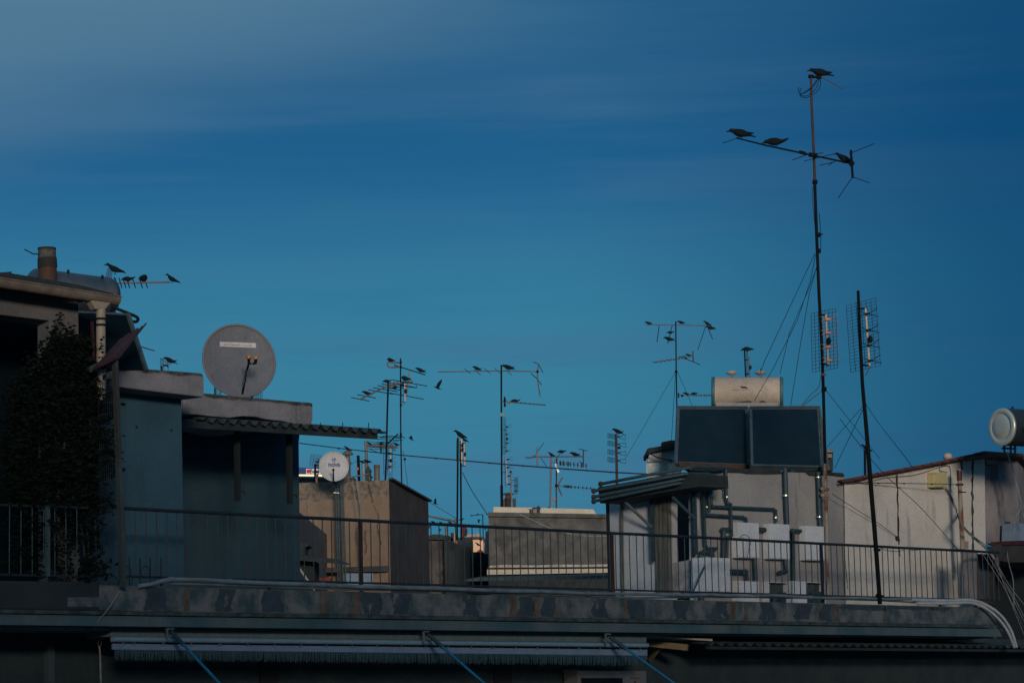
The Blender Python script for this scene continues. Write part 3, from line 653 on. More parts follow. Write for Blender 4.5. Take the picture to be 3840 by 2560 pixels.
# ------------------------------------------------------------------ beige building
YB = 70.0
bb = thing('beige_building', V((P(1300, 2000, YB).x, YB, 0)), 'beige rendered building with flaking top, pipes on its wall', 'building')
b0, b1 = P(900, 1817, YB + 1.2), P(1458, 1799, YB)
b1b = P(1606, 1882, YB + 3.2); zt = b1.z
MB().block([b0, b1, V((b1.x + .4, b1.y + 9, b1.z)), V((b0.x, b0.y + 9, b0.z))], 0).build('wall', 'beige', bb)
side = MB(); off = V((.003, 0, 0))
sp = [b1 + V((.02, .0, 0)), P(1530, 1838, YB + 1.6), b1b, V((b1b.x, b1b.y, 0)), V((b1.x + .02, b1.y, 0))]
side.prism(sp, V((-.6, .6, 0))); side.build('side_wall', 'rough_beige', bb)  # side turned from the sun: its shade is put into near-black colour
MB().bar(b1 + V((.05, -.05, .03)), b1b + V((.05, -.05, .03)), .12, .05).build('coping', 'tar', bb)
MB().prism([P(1180, 2128, YB - .1), P(1455, 2120, YB - .1), P(1455, 2142, YB - .1), P(1180, 2146, YB - .1)], V((0, .25, 0))).build('ledge', 'rough_beige', bb)
MB().prism([P(1288, 2148, YB - .06), P(1400, 2148, YB - .06), P(1400, 2200, YB - .06), P(1288, 2200, YB - .06)], V((0, .1, 0))).build('blue_panel', 'blue_sheet', bb)
for k, x in enumerate((1258, 1266, 1277, 1285)):
    dx = 10 if k < 3 else 12
    T([P(x, 1795, YB - .1 - .02 * k), P(x + dx, 2200, YB - .1 - .02 * k)], .022, 8).build('pipe', 'pipe_green', bb)
T([P(1250, 1846, YB - .18), P(1272, 1848, YB - .18)], .02, 6).build('clamp', 'clip', bb)
T(smooth([P(1286, 1798, YB - .15), P(1300, 1792, YB - .15), P(1380, 1777, YB - .1), P(1384, 1780, YB), P(1386, 1800, YB)], 4), .02, 8).build('pipe', 'pipe_worn' if 'pipe_worn' in MATS else 'chimney_metal', bb)
rn = random.Random(4)
for x, e in ((1322, 1342), (1336, 1345), (1340, 1358)):
    T(smooth([P(x, 1800, YB - .05), P(x + 8, 1860, YB - .06), P(x + 16, 1920, YB - .06), P(e, 2000, YB - .06), P(e + 4, 2100, YB - .06), P(e + 2, 2200, YB - .06)], 4), .008, 4).build('cable', 'cable_pale', bb)
rc = random.Random(12)
def wcrack(pts, wd, Y, par_, m='tar', nm='crack'):
    for (xa, ya), (xb, yb_) in zip(pts[:-1], pts[1:]):
        n_ = 5; L_ = []; Rr = []
        for i in range(n_ + 1):
            t = i / n_; x = xa + (xb - xa) * t + (rc.uniform(-1.2, 1.2) if 0 < i < n_ else 0); y = ya + (yb_ - ya) * t; h = wd * rc.uniform(.4, 1.1) / 2
            L_.append((x - h, y)); Rr.append((x + h, y))
        MB().prism([P(x, y, Y) for x, y in L_ + Rr[::-1]], V((0, .012, 0))).build(nm, m, par_)
wcrack([(1382, 1812), (1392, 1850), (1398, 1880)], 4, YB - .02, bb); wcrack([(1372, 1985), (1370, 2020), (1376, 2045), (1372, 2070)], 3, YB - .02, bb); wcrack([(1340, 1970), (1336, 2010), (1344, 2050)], 2.5, YB - .02, bb)
wcrack([(1402, 1890), (1420, 1930), (1416, 1975), (1430, 2040)], 2.2, YB - .02, bb); wcrack([(1150, 1880), (1152, 1930), (1148, 1960)], 2, YB - .02, bb, 'rough_beige')
# dark shelter at its foot
ds = thing('lean_to', P(1150, 2200, 60), 'dark lean-to shelter with a sloping beam in front of the beige wall', 'shelter')
MB().prism([P(1100, 2100, 60), P(1178, 2100, 60), P(1178, 2230, 60), P(1100, 2230, 60)], V((0, 1.5, 0))).build('side', 'dark_room', ds)
MB().prism([P(1100, 2078, 59.5), P(1240, 2095, 59.5), P(1300, 2116, 59.5), P(1100, 2098, 59.5)], V((0, 2, .1))).build('roof', 'tar', ds)
MB().prism([P(1100, 2030, 60), P(1144, 2034, 60), P(1158, 2044, 60), P(1143, 2052, 60), P(1143, 2080, 60), P(1100, 2080, 60)], V((0, 1, 0))).build('chimney', 'tar', ds)
tag(MB().prism([P(1184, 2165, 66), P(1242, 2165, 66), P(1236, 2200, 66), P(1190, 2200, 66)], V((0, .4, 0))).build('planter', 'red_flue'), 'dark red planter box below the beige wall', 'planter')
tag(MB().bar(P(1122, 2128, 45), P(1180, 2212, 45), .03, .03).build('batten', 'white_sheet'), 'thin pale batten leaning beside the lower hut wall', 'batten')

# nova dish
nd = thing('satellite_dish', P(1250, 1805, 69), 'white satellite dish with blue crown logo reading nova, on the beige building', 'satellite dish')
nc = P(1252, 1748, 69); nn = ((CAM - nc).normalized() + V((.12, 0, .18))).normalized(); RN = 55.5 * 69 / F
dish(nc, nn, RN, .06, 'dish_white', 'dish_white', nd, None, None)
def nd_pt(px, py, lift=.006): return dish_pt(px, py, nc, nn, RN, .06, lift)
nx = (nd_pt(1272, 1740) - nd_pt(1232, 1740)).normalized(); nv = (nx.cross(nn)).normalized(); nv = nv if nv.z > 0 else -nv
text_mesh('nova', .165, nd_pt(1253, 1741, .012), nx, nv, nn, 'lettering', 'logo_blue', nd, .003, .009)
lg = MB(); cc = (1252.5, 1726)
pts = []
for a, r in ((180, 4.6), (165, 9.5), (150, 6), (128, 11), (110, 5.5), (72, 12.5), (62, 5.5), (50, 10.5), (30, 6), (15, 9.5), (0, 4.6), (-40, 5), (-90, 6), (-140, 5)):
    pts.append((cc[0] + 1.2 * r * math.cos(R_(a)), cc[1] - 1.2 * r * math.sin(R_(a))))
lg.add([nd_pt(*p, .012) for p in pts] + [nd_pt(*cc, .012)], [[i, (i + 1) % len(pts), len(pts)] for i in range(len(pts))]); lg.build('crown_logo', 'logo_blue', nd)
m_ = MB(); m_.add([nd_pt(*cc, .015)] + [nd_pt(cc[0] + 3 * math.cos(i * .785), cc[1] + 3 * math.sin(i * .785), .015) for i in range(8)], [[0, i + 1, (i + 1) % 8 + 1] for i in range(8)]); m_.build('logo_hole', 'dish_white', nd)
T([P(1251, 1805, 68.9), P(1250, 1770, 68.6), P(1250, 1760, 68.5)], [.02, .018, .018], 8).build('arm', 'black_plastic', nd)
MB().blob(P(1250, 1761, 68.5), .035, .035, .035, 8).build('feed', 'black_plastic', nd)
T([P(1252, 1830, 69.3), P(1252, 1740, 69.3)], .03, 8).build('mount', 'rail_dark', nd)

# sign
sg = thing('illuminated_sign', P(1160, 1790, 120), 'blue rooftop sign with red disc and white panel lettered Bets, warm light strip below', 'sign')
MB().prism([P(1040, 1750, 120), P(1290, 1756, 120), P(1290, 1779, 120), P(1040, 1777, 120)], V((0, .4, 0))).build('board', 'sign_blue', sg)
MB().prism([P(1040, 1777.5, 120), P(1290, 1780, 120), P(1290, 1784, 120), P(1040, 1781, 120)], V((0, .3, 0))).build('light_strip', 'lamp_strip', sg)
MB().prism([P(1148, 1757, 119.95), P(1230, 1758, 119.95), P(1230, 1777, 119.95), P(1148, 1776, 119.95)], V((0, .04, 0))).build('white_panel', 'sign_white', sg)
m_ = MB(); cq = P(1157, 1766, 119.9); m_.add([cq] + [cq + V((.095 * math.cos(i * .5236), 0, .095 * math.sin(i * .5236))) for i in range(12)], [[0, i + 1, (i + 1) % 12 + 1] for i in range(12)]); m_.build('red_disc', 'sign_red', sg)
text_mesh('Bets', .25, P(1180, 1766.5, 119.9), V((1, 0, -.02)).normalized(), Z, V((0, -1, 0)), 'lettering', 'tar', sg, .002, .004)
far = MB(); far.block([P(1000, 1784, 122), P(1330, 1790, 122), P(1330, 1790, 122) + V((0, 14, 0)), P(1000, 1784, 122) + V((0, 14, 0))], 0)
tag(far.build('distant_building', 'tar'), 'black roof edge under the illuminated sign', 'building')
# grille antennas generic ---------------------------------------------------
def grid(mb, q, rows, cols, r):
    tl, tr2, br2, bl = q
    for i in range(rows):
        t = i / (rows - 1); mb.tube([tl + (bl - tl) * t, tr2 + (br2 - tr2) * t], r, 3, False)
    for j in range(cols):
        t = j / (cols - 1); mb.tube([tl + (tr2 - tl) * t, bl + (br2 - bl) * t], r * 1.3, 3, False)
def pole(name, root, pts, Y, r, m):
    return T([P(x, y, Y) for x, y in pts], r, 10).build(name, m, root)
def yagi(root, a, b, ed, els, r=.012, er=.006, m='alu', em='alu', name='boom'):
    bo = T([a, b], r, 6).build(name, m, root)
    for t, h in els:
        c = a + (b - a) * t; T([c - ed * h, c + ed * h], er, 4).build('element', em, bo)
    return bo
def gridant(root, q, rows, cols, r, bar, bows, Yf, standoffs, sc=1.0, bm='alu_warm_lit', bt='black_plastic', box=None):
    """mesh reflector with feed bar and bow-tie dipoles; bows: pixel list (x, y)"""
    m_ = MB(); grid(m_, q, rows, cols, r); m_.build('mesh_reflector', 'mesh_wire', root)
    fb_ = MB().bar(P(*bar[0], Yf), P(*bar[1], Yf), .022 * sc, .022 * sc, V((1, 0, 0))).build('feed_bar', bm, root)
    for a, b_ in standoffs: MB().bar(P(*a, Yf + .15), P(*b_, Yf - .02), .03 * sc, .02 * sc).build('standoff', 'black_plastic', root)
    for x, y in bows:
        bw_ = MB(); c = P(x, y, Yf - .05); L_ = .19 * sc
        for sx in (-1, 1):
            for sz in (-1, 1): bw_.tube([c + V((sx * .01, 0, 0)), c + V((sx * L_ * (1 if sx > 0 else .6), -.12 * sc * sx, sz * .07 * sc + (.02 * sx)))], .005 * sc, 4)
        bw_.prism([c + V((x_ * .05 * sc, 0, z_ * .025 * sc)) for x_, z_ in ((-1, -1), (1, -1), (1, 1), (-1, 1))], V((0, -.03, 0)))
        bw_.build('bow_tie_dipole', bt, root)
    if box: MB().blob(P(box[0], box[1], Yf - .08), .035 * sc, .04 * sc, .06 * sc, 8).build('amplifier', 'black_plastic', root)
G_ANT = 'television antennas standing on the rooftops'
def ant(base, label, cat='antenna'): return thing('television_antenna', base, label, cat, G_ANT)

# roof behind nova dish: small mesh antenna, cowls, chimneys ------------------
a = ant(P(1182, 1800, 90), 'small mesh panel antenna on a pole left of the white nova dish')
gridant(a, (P(1167, 1702, 90), P(1212, 1708, 90), P(1206, 1755, 90), P(1160, 1745, 90)), 9, 5, .006, ((1193, 1718), (1193, 1790)), [(1190, 1731), (1192, 1744), (1188, 1768)], 89.8, [], 1.1, 'pole_dark')
T([P(1182, 1740, 90), P(1181, 1810, 90)], .035, 8).build('pole', 'pole_dark', a)
T([P(1187, 1776, 89.5), P(1187, 1812, 89.5)], .04, 8).build('vent_pipe', 'tile_pink', a)
def cowl(name, px, y0, y1, Y, r, label, m='chimney_metal', hat=True):
    t = MB(); b_ = P(px, y1, Y); h = (y1 - y0) * Y / F
    if hat:
        t._lathe(V((b_.x, b_.y, b_.z)), Z, [(-2.0, r), (h * .55, r * .95), (h * .56, r * 1.25), (h * .60, r * 1.25), (h * .61, r), (h * .70, r * .9), (h * .86, r * .8), (h * .86, r * 2.0), (h * .90, r * 1.9), (h * .99, r * .8), (h, .01)], 14)
    else:
        t._lathe(V((b_.x, b_.y, b_.z)), Z, [(-2.0, r), (h * .72, r), (h * .74, r * 1.08), (h * .94, r), (h * .95, r * 1.15), (h * .99, r * 1.15), (h, r * .9), (h, .01)], 14)
    return tag(t.build(name, m), label, 'chimney')
cowl('chimney_cowl', 1305, 1688, 1800, 76, .085, 'tall capped chimney pipe with conical hat just right of the nova dish')
cowl('chimney_pipe', 1414, 1741, 1812, 78, .085, 'pale round chimney pipe with slotted top on the beige building', 'chimney_metal', False)
m_ = MB(); b_ = P(1380, 1800, 77); m_.prism([P(1369, 1762, 77), P(1380, 1743, 77), P(1393, 1762, 77), P(1390, 1768, 77), P(1392, 1800, 77), P(1370, 1800, 77)], V((0, .3, 0)))
tag(m_.build('gabled_chimney', 'tar'), 'black gabled chimney cap between the slotted chimney and the nova dish', 'chimney')
# short pole with dark spread wings (crow) and vertical yagi
a = ant(P(1346, 1800, 80), 'short dark pole with a vertical comb antenna right of the nova dish')
T([P(1343, 1707, 80), P(1347, 1812, 80)], .045, 8).build('pole', 'pole_dark', a)
yagi(a, P(1363, 1735, 79.6), P(1364, 1797, 79.6), V((1, 0, -.3)).normalized(), [(i / 9, .08) for i in range(10)], .02, .006, 'alu_warm_lit', 'wire', 'comb_boom')
T([P(1372, 1735, 79.6), P(1374, 1795, 79.6)], .014, 6).build('feed_bar', 'alu', a)
MB().blob(P(1341, 1757, 79.9), .04, .04, .05, 6).build('amplifier', 'orange_plastic', a)
T([P(1311, 1742, 80), P(1343, 1725, 80)], .006, 4).build('guy_wire', 'wire', a)

# ---- antenna cluster at 1370-1500
a = ant(P(1375, 1800, 105), 'low horizontal yagi antenna with birds, on a pale pole left of the two masts')
T([P(1371, 1652, 105), P(1378, 1800, 105)], .055, 8).build('pole', 'chimney_metal', a)
T([P(1370, 1670, 105), P(1492, 1676, 105)], .05, 6).build('boom', 'alu', a)
m_ = MB()
for i in range(5): m_.tube([P(1372 + i * 4, 1654 + i * 7, 105 + .2 * i), P(1470 + i * 4, 1664 + i * 6, 105 + .2 * i)], .012, 4)
m_.build('wire_elements', 'alu', a)
T([P(1378, 1680, 105), P(1430, 1700, 105)], .012, 4).build('stay', 'wire', a)
T([P(1428, 1666, 105), P(1429, 1698, 105)], .035, 6).build('bracket', 'pole_dark', a)

a = ant(P(1444, 1825, 100), 'left mast of the close pair, thick, with a long slanting yagi at its top')
pole('pole', a, [(1456, 1432), (1452, 1560), (1449, 1700), (1444, 1828)], 100, .036, 'pole_dark')
pole('sleeve', a, [(1445, 1800), (1442, 1836)], 99.9, .09, 'pole_dark')
ed = (P(1418, 1502, 99) - P(1317, 1490, 101)).normalized()
bm = T([P(1349, 1498, 100), P(1420, 1462, 100), P(1456, 1447, 100), P(1500, 1437, 100), P(1548, 1431, 100)], .035, 6).build('boom', 'alu', a)
for (x0, y0, x1, y1) in ((1317, 1490, 1385, 1503), (1340, 1479, 1409, 1492), (1381, 1461, 1473, 1477), (1399, 1453, 1492, 1468), (1416, 1445, 1500, 1462), (1432, 1439, 1515, 1455), (1455, 1433, 1530, 1450), (1472, 1424, 1602, 1447), (1462, 1473, 1588, 1496), (1500, 1440, 1562, 1454)):
    T([P(x0, y0, 100.3), P(x1, y1, 99.7)], .016, 4).build('element', 'wire', bm)
T(smooth([P(1460, 1440, 99.8), P(1486, 1432, 99.8), P(1494, 1438, 99.8), P(1486, 1444, 99.8), P(1460, 1450, 99.8)], 4), .018, 5).build('folded_dipole', 'alu', a)
T([P(1560, 1444, 100), P(1564, 1450, 100), P(1562, 1454, 100), P(1500, 1446, 100)], .014, 5).build('folded_dipole', 'wire', a)
bm2 = T([P(1448, 1668, 100), P(1478, 1640, 100), P(1493, 1626, 100)], .03, 6).build('lower_boom', 'pole_dark', a)
for (x0, y0, x1, y1) in ((1405, 1636, 1500, 1642), (1415, 1646, 1510, 1650), (1426, 1640, 1520, 1640), (1412, 1658, 1494, 1654), (1435, 1634, 1512, 1636), (1400, 1664, 1480, 1662)):
    T([P(x0, y0, 100.3), P(x1, y1, 99.7)], .013, 4).build('element', 'wire', bm2)
gridant(a, (P(1437, 1668, 100.2), P(1473, 1668, 100.2), P(1470, 1788, 100.2), P(1438, 1780, 100.2)), 14, 5, .007, ((1465, 1681), (1464, 1768)), [(1462, 1700), (1462, 1726), (1462, 1748)], 99.8, [((1450, 1695), (1465, 1696)), ((1450, 1753), (1465, 1754))], 1.2, 'alu_warm_lit', 'black_plastic', (1466, 1726))
T([P(1426, 1808, 100), P(1470, 1811, 100)], .02, 5).build('cross_arm', 'alu', a)
MB()._lathe(P(1456, 1822, 99.7), V((.7, 0, .5)), [(-.02, .02), (0, .13), (.05, .10), (.12, .03)], 12).build('small_dish', 'alu', a)

a = ant(P(1508, 2180, 100), 'right, slender mast of the close pair, with a bent loop arm at its top')
pole('pole', a, [(1502, 1343), (1502, 1480), (1503, 1640), (1506, 1800), (1508, 1900), (1509, 2100), (1509, 2190)], 100, .027, 'pole_dark')
T(smooth([P(1501, 1360, 100), P(1475, 1359, 100), P(1458, 1357, 100), P(1453, 1364, 100), P(1456, 1374, 100), P(1464, 1377, 100), P(1480, 1377, 100), P(1501, 1376, 100)], 4), .03, 6).build('loop_arm', 'alu', a)
bm = T([P(1478, 1369, 100.5), P(1535, 1386, 100), P(1594, 1405, 99.5)], .022, 6).build('boom', 'wire', a)
T([P(1537, 1384, 100), P(1530, 1440, 100), P(1526, 1485, 100)], .03, 6).build('drop_arm', 'chimney_metal', a)
gridant(a, (P(1504, 1430, 100.3), P(1518, 1430, 100.3), P(1518, 1515, 100.3), P(1507, 1515, 100.3)), 10, 3, .005, ((1518, 1428), (1519, 1507)), [], 99.8, [((1504, 1505), (1520, 1506))], 1.2, 'alu_warm_lit')
MB().blob(P(1521, 1466, 99.7), .06, .06, .09, 8).build('amplifier', 'black_plastic', a)
for y in (1358, 1376, 1519, 1627, 1632): T([P(1499, y, 100), P(1507, y, 100)], .05, 6).build('clamp', 'pole_dark', a)
for y in (1905, 1925): T([P(1504, y, 100), P(1515, y + 1, 100)], .06, 6).build('clamp', 'alu', a)
# bell chimney, pole box and long tube
cowl('chimney_cowl', 1497, 1850, 1900, 98, .085, 'bell shaped metal chimney cowl at the foot of the slender mast')
pb = tag(MB().block([P(1505, 1900, 96), P(1522, 1901, 96), P(1522, 1901, 96) + V((0, .4, 0)), P(1505, 1900, 96) + V((0, .4, 0))], 10).build('pillar', 'far_dull'), 'square grey pillar under the slender mast', 'pillar')
tag(MB().bar(P(1470, 1903, 96), P(1512, 1905, 96), .16, .10).build('beam', 'tar'), 'dark horizontal beam between beige building and grey pillar', 'beam')
cable([P(1518, 1910, 95), P(1580, 1925, 94), P(1650, 1942, 93), P(1705, 1951, 92)], .045, 'long sagging pipe from the grey pillar to the twin poles', 'cable_pale', 'pipe', 'pipe')
tag(T([P(1703, 1949, 92), P(1713, 1958, 92)], .07, 8).build('pipe_end', 'tile_pink'), 'pale pink pipe end beside the twin poles', 'pipe')
# far mesh antenna at 1550
a = ant(P(1560, 1990, 120), 'small faraway antenna with two wire grids right of the slender mast')
T([P(1551, 1880, 120), P(1560, 2010, 120)], .03, 6).build('pole', 'pole_dark', a)
m_ = MB(); grid(m_, (P(1540, 1845, 120.4), P(1560, 1843, 120.4), P(1563, 1920, 120.4), P(1544, 1922, 120.4)), 12, 3, .008); m_.build('mesh_reflector', 'mesh_wire', a)
m_ = MB()
for y in (1865, 1888, 1912):
    m_.tube([P(1552, y, 120), P(1564, y, 120)], .03, 5)
m_.tube([P(1563, 1845, 120), P(1568, 1915, 120)], .02, 5); m_.build('dipoles', 'wire', a)

# ---- dark low building
lb = thing('low_building', V((P(1620, 2100, 86).x, 86, 0)), 'dark low building with a patched wall and flat tarred roof, between beige and concrete buildings', 'building')
MB().block([P(1525, 2012, 86), P(1675, 2010, 86), P(1690, 2016, 86), P(1690, 2016, 86) + V((0, 5, 0)), P(1525, 2012, 86) + V((0, 5, 0))], 0).build('wall', 'rough_wall', lb)
MB().prism([P(1518, 2006, 85.8), P(1680, 2006, 85.8), P(1696, 2013, 85.8), P(1680, 2022, 85.8), P(1518, 2022, 85.8)], V((0, 6, 0))).build('roof_edge', 'tar', lb)
MB().block([P(1665, 2022, 85.6), P(1762, 2052, 85.6), P(1762, 2052, 85.6) + V((0, 4, 0)), P(1665, 2022, 85.6) + V((0, 4, 0))], 0).build('side_wall', 'dark_plaster', lb)
for x0, x1, y0, y1, mm in ((1540, 1562, 1996, 2012, 'dark_plaster'), (1585, 1603, 1999, 2012, 'tar'), (1618, 1662, 2002, 2012, 'rough_wall'), (1690, 1702, 1996, 2030, 'tar')):
    MB().block([P(x0, y0, 87.5), P(x1, y0, 87.5), P(x1, y0, 88.2), P(x0, y0, 88.2)], P(x0, y1 + 20, 87.5).z).build('roof_box', mm, lb)
MB().block([P(1716, 2014, 87), P(1768, 2012, 87), P(1768, 2012, 87) + V((0, 3, 0)), P(1716, 2014, 87) + V((0, 3, 0))], 0).build('stair_block', 'dark_plaster', lb)
MB().block([P(1772, 2068, 88), P(1836, 2072, 88), P(1836, 2072, 88) + V((0, 3, 0)), P(1772, 2068, 88) + V((0, 3, 0))], 0).build('annex', 'dark_plaster', lb)
MB().block([P(1440, 2000, 84), P(1512, 2000, 84), P(1512, 2000, 84) + V((0, 3, 0)), P(1440, 2000, 84) + V((0, 3, 0))], 0).build('annex', 'dark_plaster', lb)
tag(MB().prism([P(1478, 1990, 95), P(1478, 1945, 95), P(1484, 1936, 95), P(1494, 1935, 95), P(1503, 1944, 95), P(1503, 2010, 95), P(1478, 2010, 95)], V((0, .5, 0))).build('vent_hood', 'far_dull'), 'pale rounded vent hood left of the grey pillar', 'vent')
tag(MB().prism([P(1524, 1955, 97), P(1548, 1958, 97), P(1584, 1990, 97), P(1584, 2012, 97), P(1524, 2012, 97)], V((0, 1.5, 0))).build('dormer', 'blue_sheet'), 'blue grey sloping dormer just right of the grey pillar', 'dormer')
rf_ = thing('chimney_flue', P(1735, 2018, 87), 'red square flue with dark opening behind the railing at the twin poles', 'chimney')
MB().prism([P(1727, 1974, 87), P(1745, 1974, 87), P(1741, 2016, 87), P(1729, 2016, 87)], V((0, .2, 0))).build('flue', 'red_flue', rf_)
MB().blob(P(1732, 1990, 86.98), .02, .02, .05, 6).build('opening', 'tar', rf_)
MB().blob(P(1746, 1993, 87.3), .06, .06, .16, 8).build('ball_cap', 'tar', rf_)
# twin poles
a = ant(P(1718, 2025, 84), 'left of two close dark poles with birds on top, at the middle of the picture')
pole('pole', a, [(1717, 1640), (1716, 1800), (1714, 2025)], 84, .031, 'pole_dark')
a = ant(P(1731, 2025, 84), 'right of two close dark poles, with two warm lit feed bars at its top')
pole('pole', a, [(1728, 1652), (1728, 1800), (1730, 2025)], 84, .031, 'pole_dark')
gridant(a, (P(1712, 1650, 84.3), P(1724, 1650, 84.3), P(1724, 1725, 84.3), P(1712, 1728, 84.3)), 10, 3, .005, ((1730, 1645), (1732, 1735)), [], 83.7, [], 1.8, 'alu_warm_lit')
gridant(a, (P(1734, 1660, 84.3), P(1744, 1660, 84.3), P(1744, 1745, 84.3), P(1734, 1745, 84.3)), 8, 3, .004, ((1741, 1660), (1743, 1746)), [], 83.7, [((1730, 1661), (1742, 1662)), ((1730, 1745), (1744, 1746))], 1.5, 'alu_warm_lit')
for x, y in ((1734, 1685), (1744, 1702), (1734, 1668)): MB().blob(P(x, y, 83.6), .035, .04, .07, 6).build('amplifier', 'black_plastic', a)
cable([P(1734, 1770, 84), P(1770, 1840, 84), P(1826, 1925, 84)], .012, 'guy wire from the twin poles down to the concrete building', 'wire', 'guy_wire', 'wire')
cable([P(1472, 1790, 99), P(1560, 1850, 99), P(1640, 1900, 98), P(1715, 1945, 97)], .009, 'thin wire crossing the sky from the close masts to the twin poles', 'wire', 'guy_wire', 'wire')
cable([P(1512, 1690, 100), P(1524, 1780, 100), P(1534, 1850, 99), P(1545, 1920, 98)], .008, 'thin wire hanging right of the slender mast', 'wire', 'guy_wire', 'wire')

# ---- distant city bits in the gap
fb2 = thing('distant_building', V((P(1795, 2050, 230).x, 230, 0)), 'faraway warm lit building seen through the railing between dark roofs', 'building')
MB().block([P(1768, 2018, 230), P(1812, 2020, 230), P(1812, 2020, 230) + V((0, 8, 0)), P(1768, 2018, 230) + V((0, 8, 0))], 0).build('wall', 'far_pink', fb2)
MB().prism([P(1764, 2012, 229.8), P(1816, 2012, 229.8), P(1814, 2021, 229.8), P(1766, 2021, 229.8)], V((0, 8, 0))).build('roof_edge', 'dark_plaster', fb2)
MB().prism([P(1790, 2064, 229), P(1800, 2058, 229), P(1812, 2064, 229), P(1812, 2068, 229), P(1790, 2068, 229)], V((0, 5, 0))).build('gable', 'red_flue', fb2)
def farb(x0, x1, y, Y, m, lab):
    return tag(MB().block([P(x0, y, Y), P(x1, y, Y), P(x1, y, Y) + V((0, 9, 0)), P(x0, y, Y) + V((0, 9, 0))], 0).build('distant_building', m), lab, 'building', 'faraway buildings behind the rooftops')
farb(1748, 1782, 2003, 240, 'far_brown', 'faraway brownish building left of the warm lit one')
farb(1786, 1800, 1999, 250, 'far_brown', 'faraway narrow roof box above the warm lit building')
farb(1812, 1835, 2010, 235, 'far_dull', 'faraway dull building against the concrete wall')
farb(1694, 1712, 1998, 240, 'far_brown', 'faraway brownish building left of the twin poles')
farb(1610, 1660, 2003, 260, 'far_dull', 'faraway dull roof just above the low dark building')
tag(MB().blob(P(1825, 2042, 233), .10, .1, .28, 6).build('window_lamp', 'far_lamp'), 'tiny orange lamp on a faraway dull building', 'lamp')
tag(T([P(1674, 1974, 110), P(1675, 2012, 110)], .07, 8).build('vent_pipe', 'chimney_metal'), 'short grey vent pipe seen through the railing left of the twin poles', 'pipe')
a = ant(P(1812, 2010, 150), 'faint faraway pole with a short boom left of the concrete building')
T([P(1810, 1928, 150), P(1812, 2012, 150)], .03, 5).build('pole', 'wire', a); T([P(1765, 1932, 150), P(1812, 1928, 150)], .018, 4).build('boom', 'wire', a)

# ---- concrete building centre
YC = 80
cbd = thing('concrete_building', V((P(2050, 2050, YC).x, YC, 0)), 'grey stained concrete building with white ledge in the centre', 'building')
e0, e1 = P(1832, 1936, YC), P(2600, 1944, YC + 3)
MB().block([e0, e1, e1 + V((0, 6, 0)), e0 + V((0, 6, 0))], 0).build('wall', 'mid_concrete', cbd)
c0_, c1_ = P(1830, 1919, YC - .12), P(2600, 1932, YC + 2.9)
MB().prism([c0_, c1_, P(2600, 1947, YC + 2.9), P(1830, 1936, YC - .12)], V((0, 6, 0))).build('coping', 'mid_concrete', cbd, .03)
l0 = [(1828, 2128), (1838, 2119), (1900, 2116), (2000, 2118), (2100, 2115), (2200, 2116), (2300, 2113), (2300, 2124), (1828, 2128)][:-1]
MB().prism([P(x, y, YC - .5) for x, y in l0], V((0, 1.2, 0))).build('ledge', 'mid_ledge', cbd, .02)
MB().prism([P(1826, 2134, YC - .6), P(2300, 2130, YC - .6), P(2300, 2146, YC - .6), P(1826, 2154, YC - .6)], V((0, 1.2, 0))).build('fascia_board', 'cream_wall', cbd, .01)
MB().block([P(1834, 2156, YC - .4), P(2400, 2148, YC - .4), P(2400, 2148, YC + 3), P(1834, 2156, YC + 3)], 0).build('lower_wall', 'tar', cbd)
cv = tag(MB().prism([P(1735, 2176, 70), P(1790, 2166, 70), P(2300, 2155, 70), P(2300, 2168, 70), P(1760, 2178, 70)], V((0, 6, .3))).build('dark_awning', 'canopy_sheet'), 'dark flat awning under the white ledge of the concrete building', 'awning')
tag(MB().prism([P(1821, 1990, YC + 2), P(1834, 1990, YC + 2), P(1834, 2075, YC + 2), P(1816, 2075, YC + 2)], V((0, .5, 0))).build('white_panel', 'white_sheet'), 'pale narrow wall strip at the left edge of the concrete building', 'panel')
crm = thing('cream_parapet', P(2040, 1922, 87), 'cream painted parapet behind the coping of the concrete building', 'wall')
MB().prism([P(1850, 1899, 87), P(2040, 1903, 87), P(2225, 1908, 87), P(2236, 1926, 87), P(2236, 1980, 87), P(1845, 1980, 87)], V((0, .4, 0))).build('wall', 'cream_wall', crm, .02)
cowl('chimney_cowl', 1906, 1846, 1900, 95, .11, 'rusty capped chimney behind the cream parapet near the tall central mast', 'flue')
for x0, x1, y0, y1, l in ((1887, 1897, 1870, 1896, 'brown roof box just left of the rusty capped chimney'), (1922, 1935, 1868, 1890, 'brown roof box just right of the rusty capped chimney')):
    tag(MB().prism([P(x0, y0, 95), P(x1, y0, 95), P(x1, y1 + 12, 95), P(x0, y1 + 12, 95)], V((0, .3, 0))).build('roof_box', 'post_old'), l, 'box')
gl = thing('gabled_vent', P(2012, 1925, 84), 'dark gabled metal vent on the concrete building roof', 'vent')
MB().prism([P(1996, 1902, 84), P(2012, 1901, 84), P(2018, 1894, 84), P(2028, 1903, 84), P(2026, 1907, 84), P(2024, 1924, 84), P(1998, 1924, 84)], V((0, .3, 0))).build('housing', 'tar', gl)
MB().prism([P(1999, 1907, 83.95), P(2013, 1907, 83.95), P(2013, 1923, 83.95), P(1999, 1923, 83.95)], V((0, .04, 0))).build('side_panel', 'chimney_metal', gl)
cowl('chimney_cowl', 1992, 1907, 1925, 82, .06, 'small mushroom shaped metal cowl in front of the gabled vent', 'chimney_metal')
cable([P(1950, 1928, YC - .3), P(2000, 1950, YC - .3), P(2060, 1978, YC - .3), P(2100, 1993, YC - .3), P(2200, 2008, YC - .3), P(2280, 2008, YC - .3)], .012, 'pale cable sagging across the grey concrete wall', 'cable_pale')

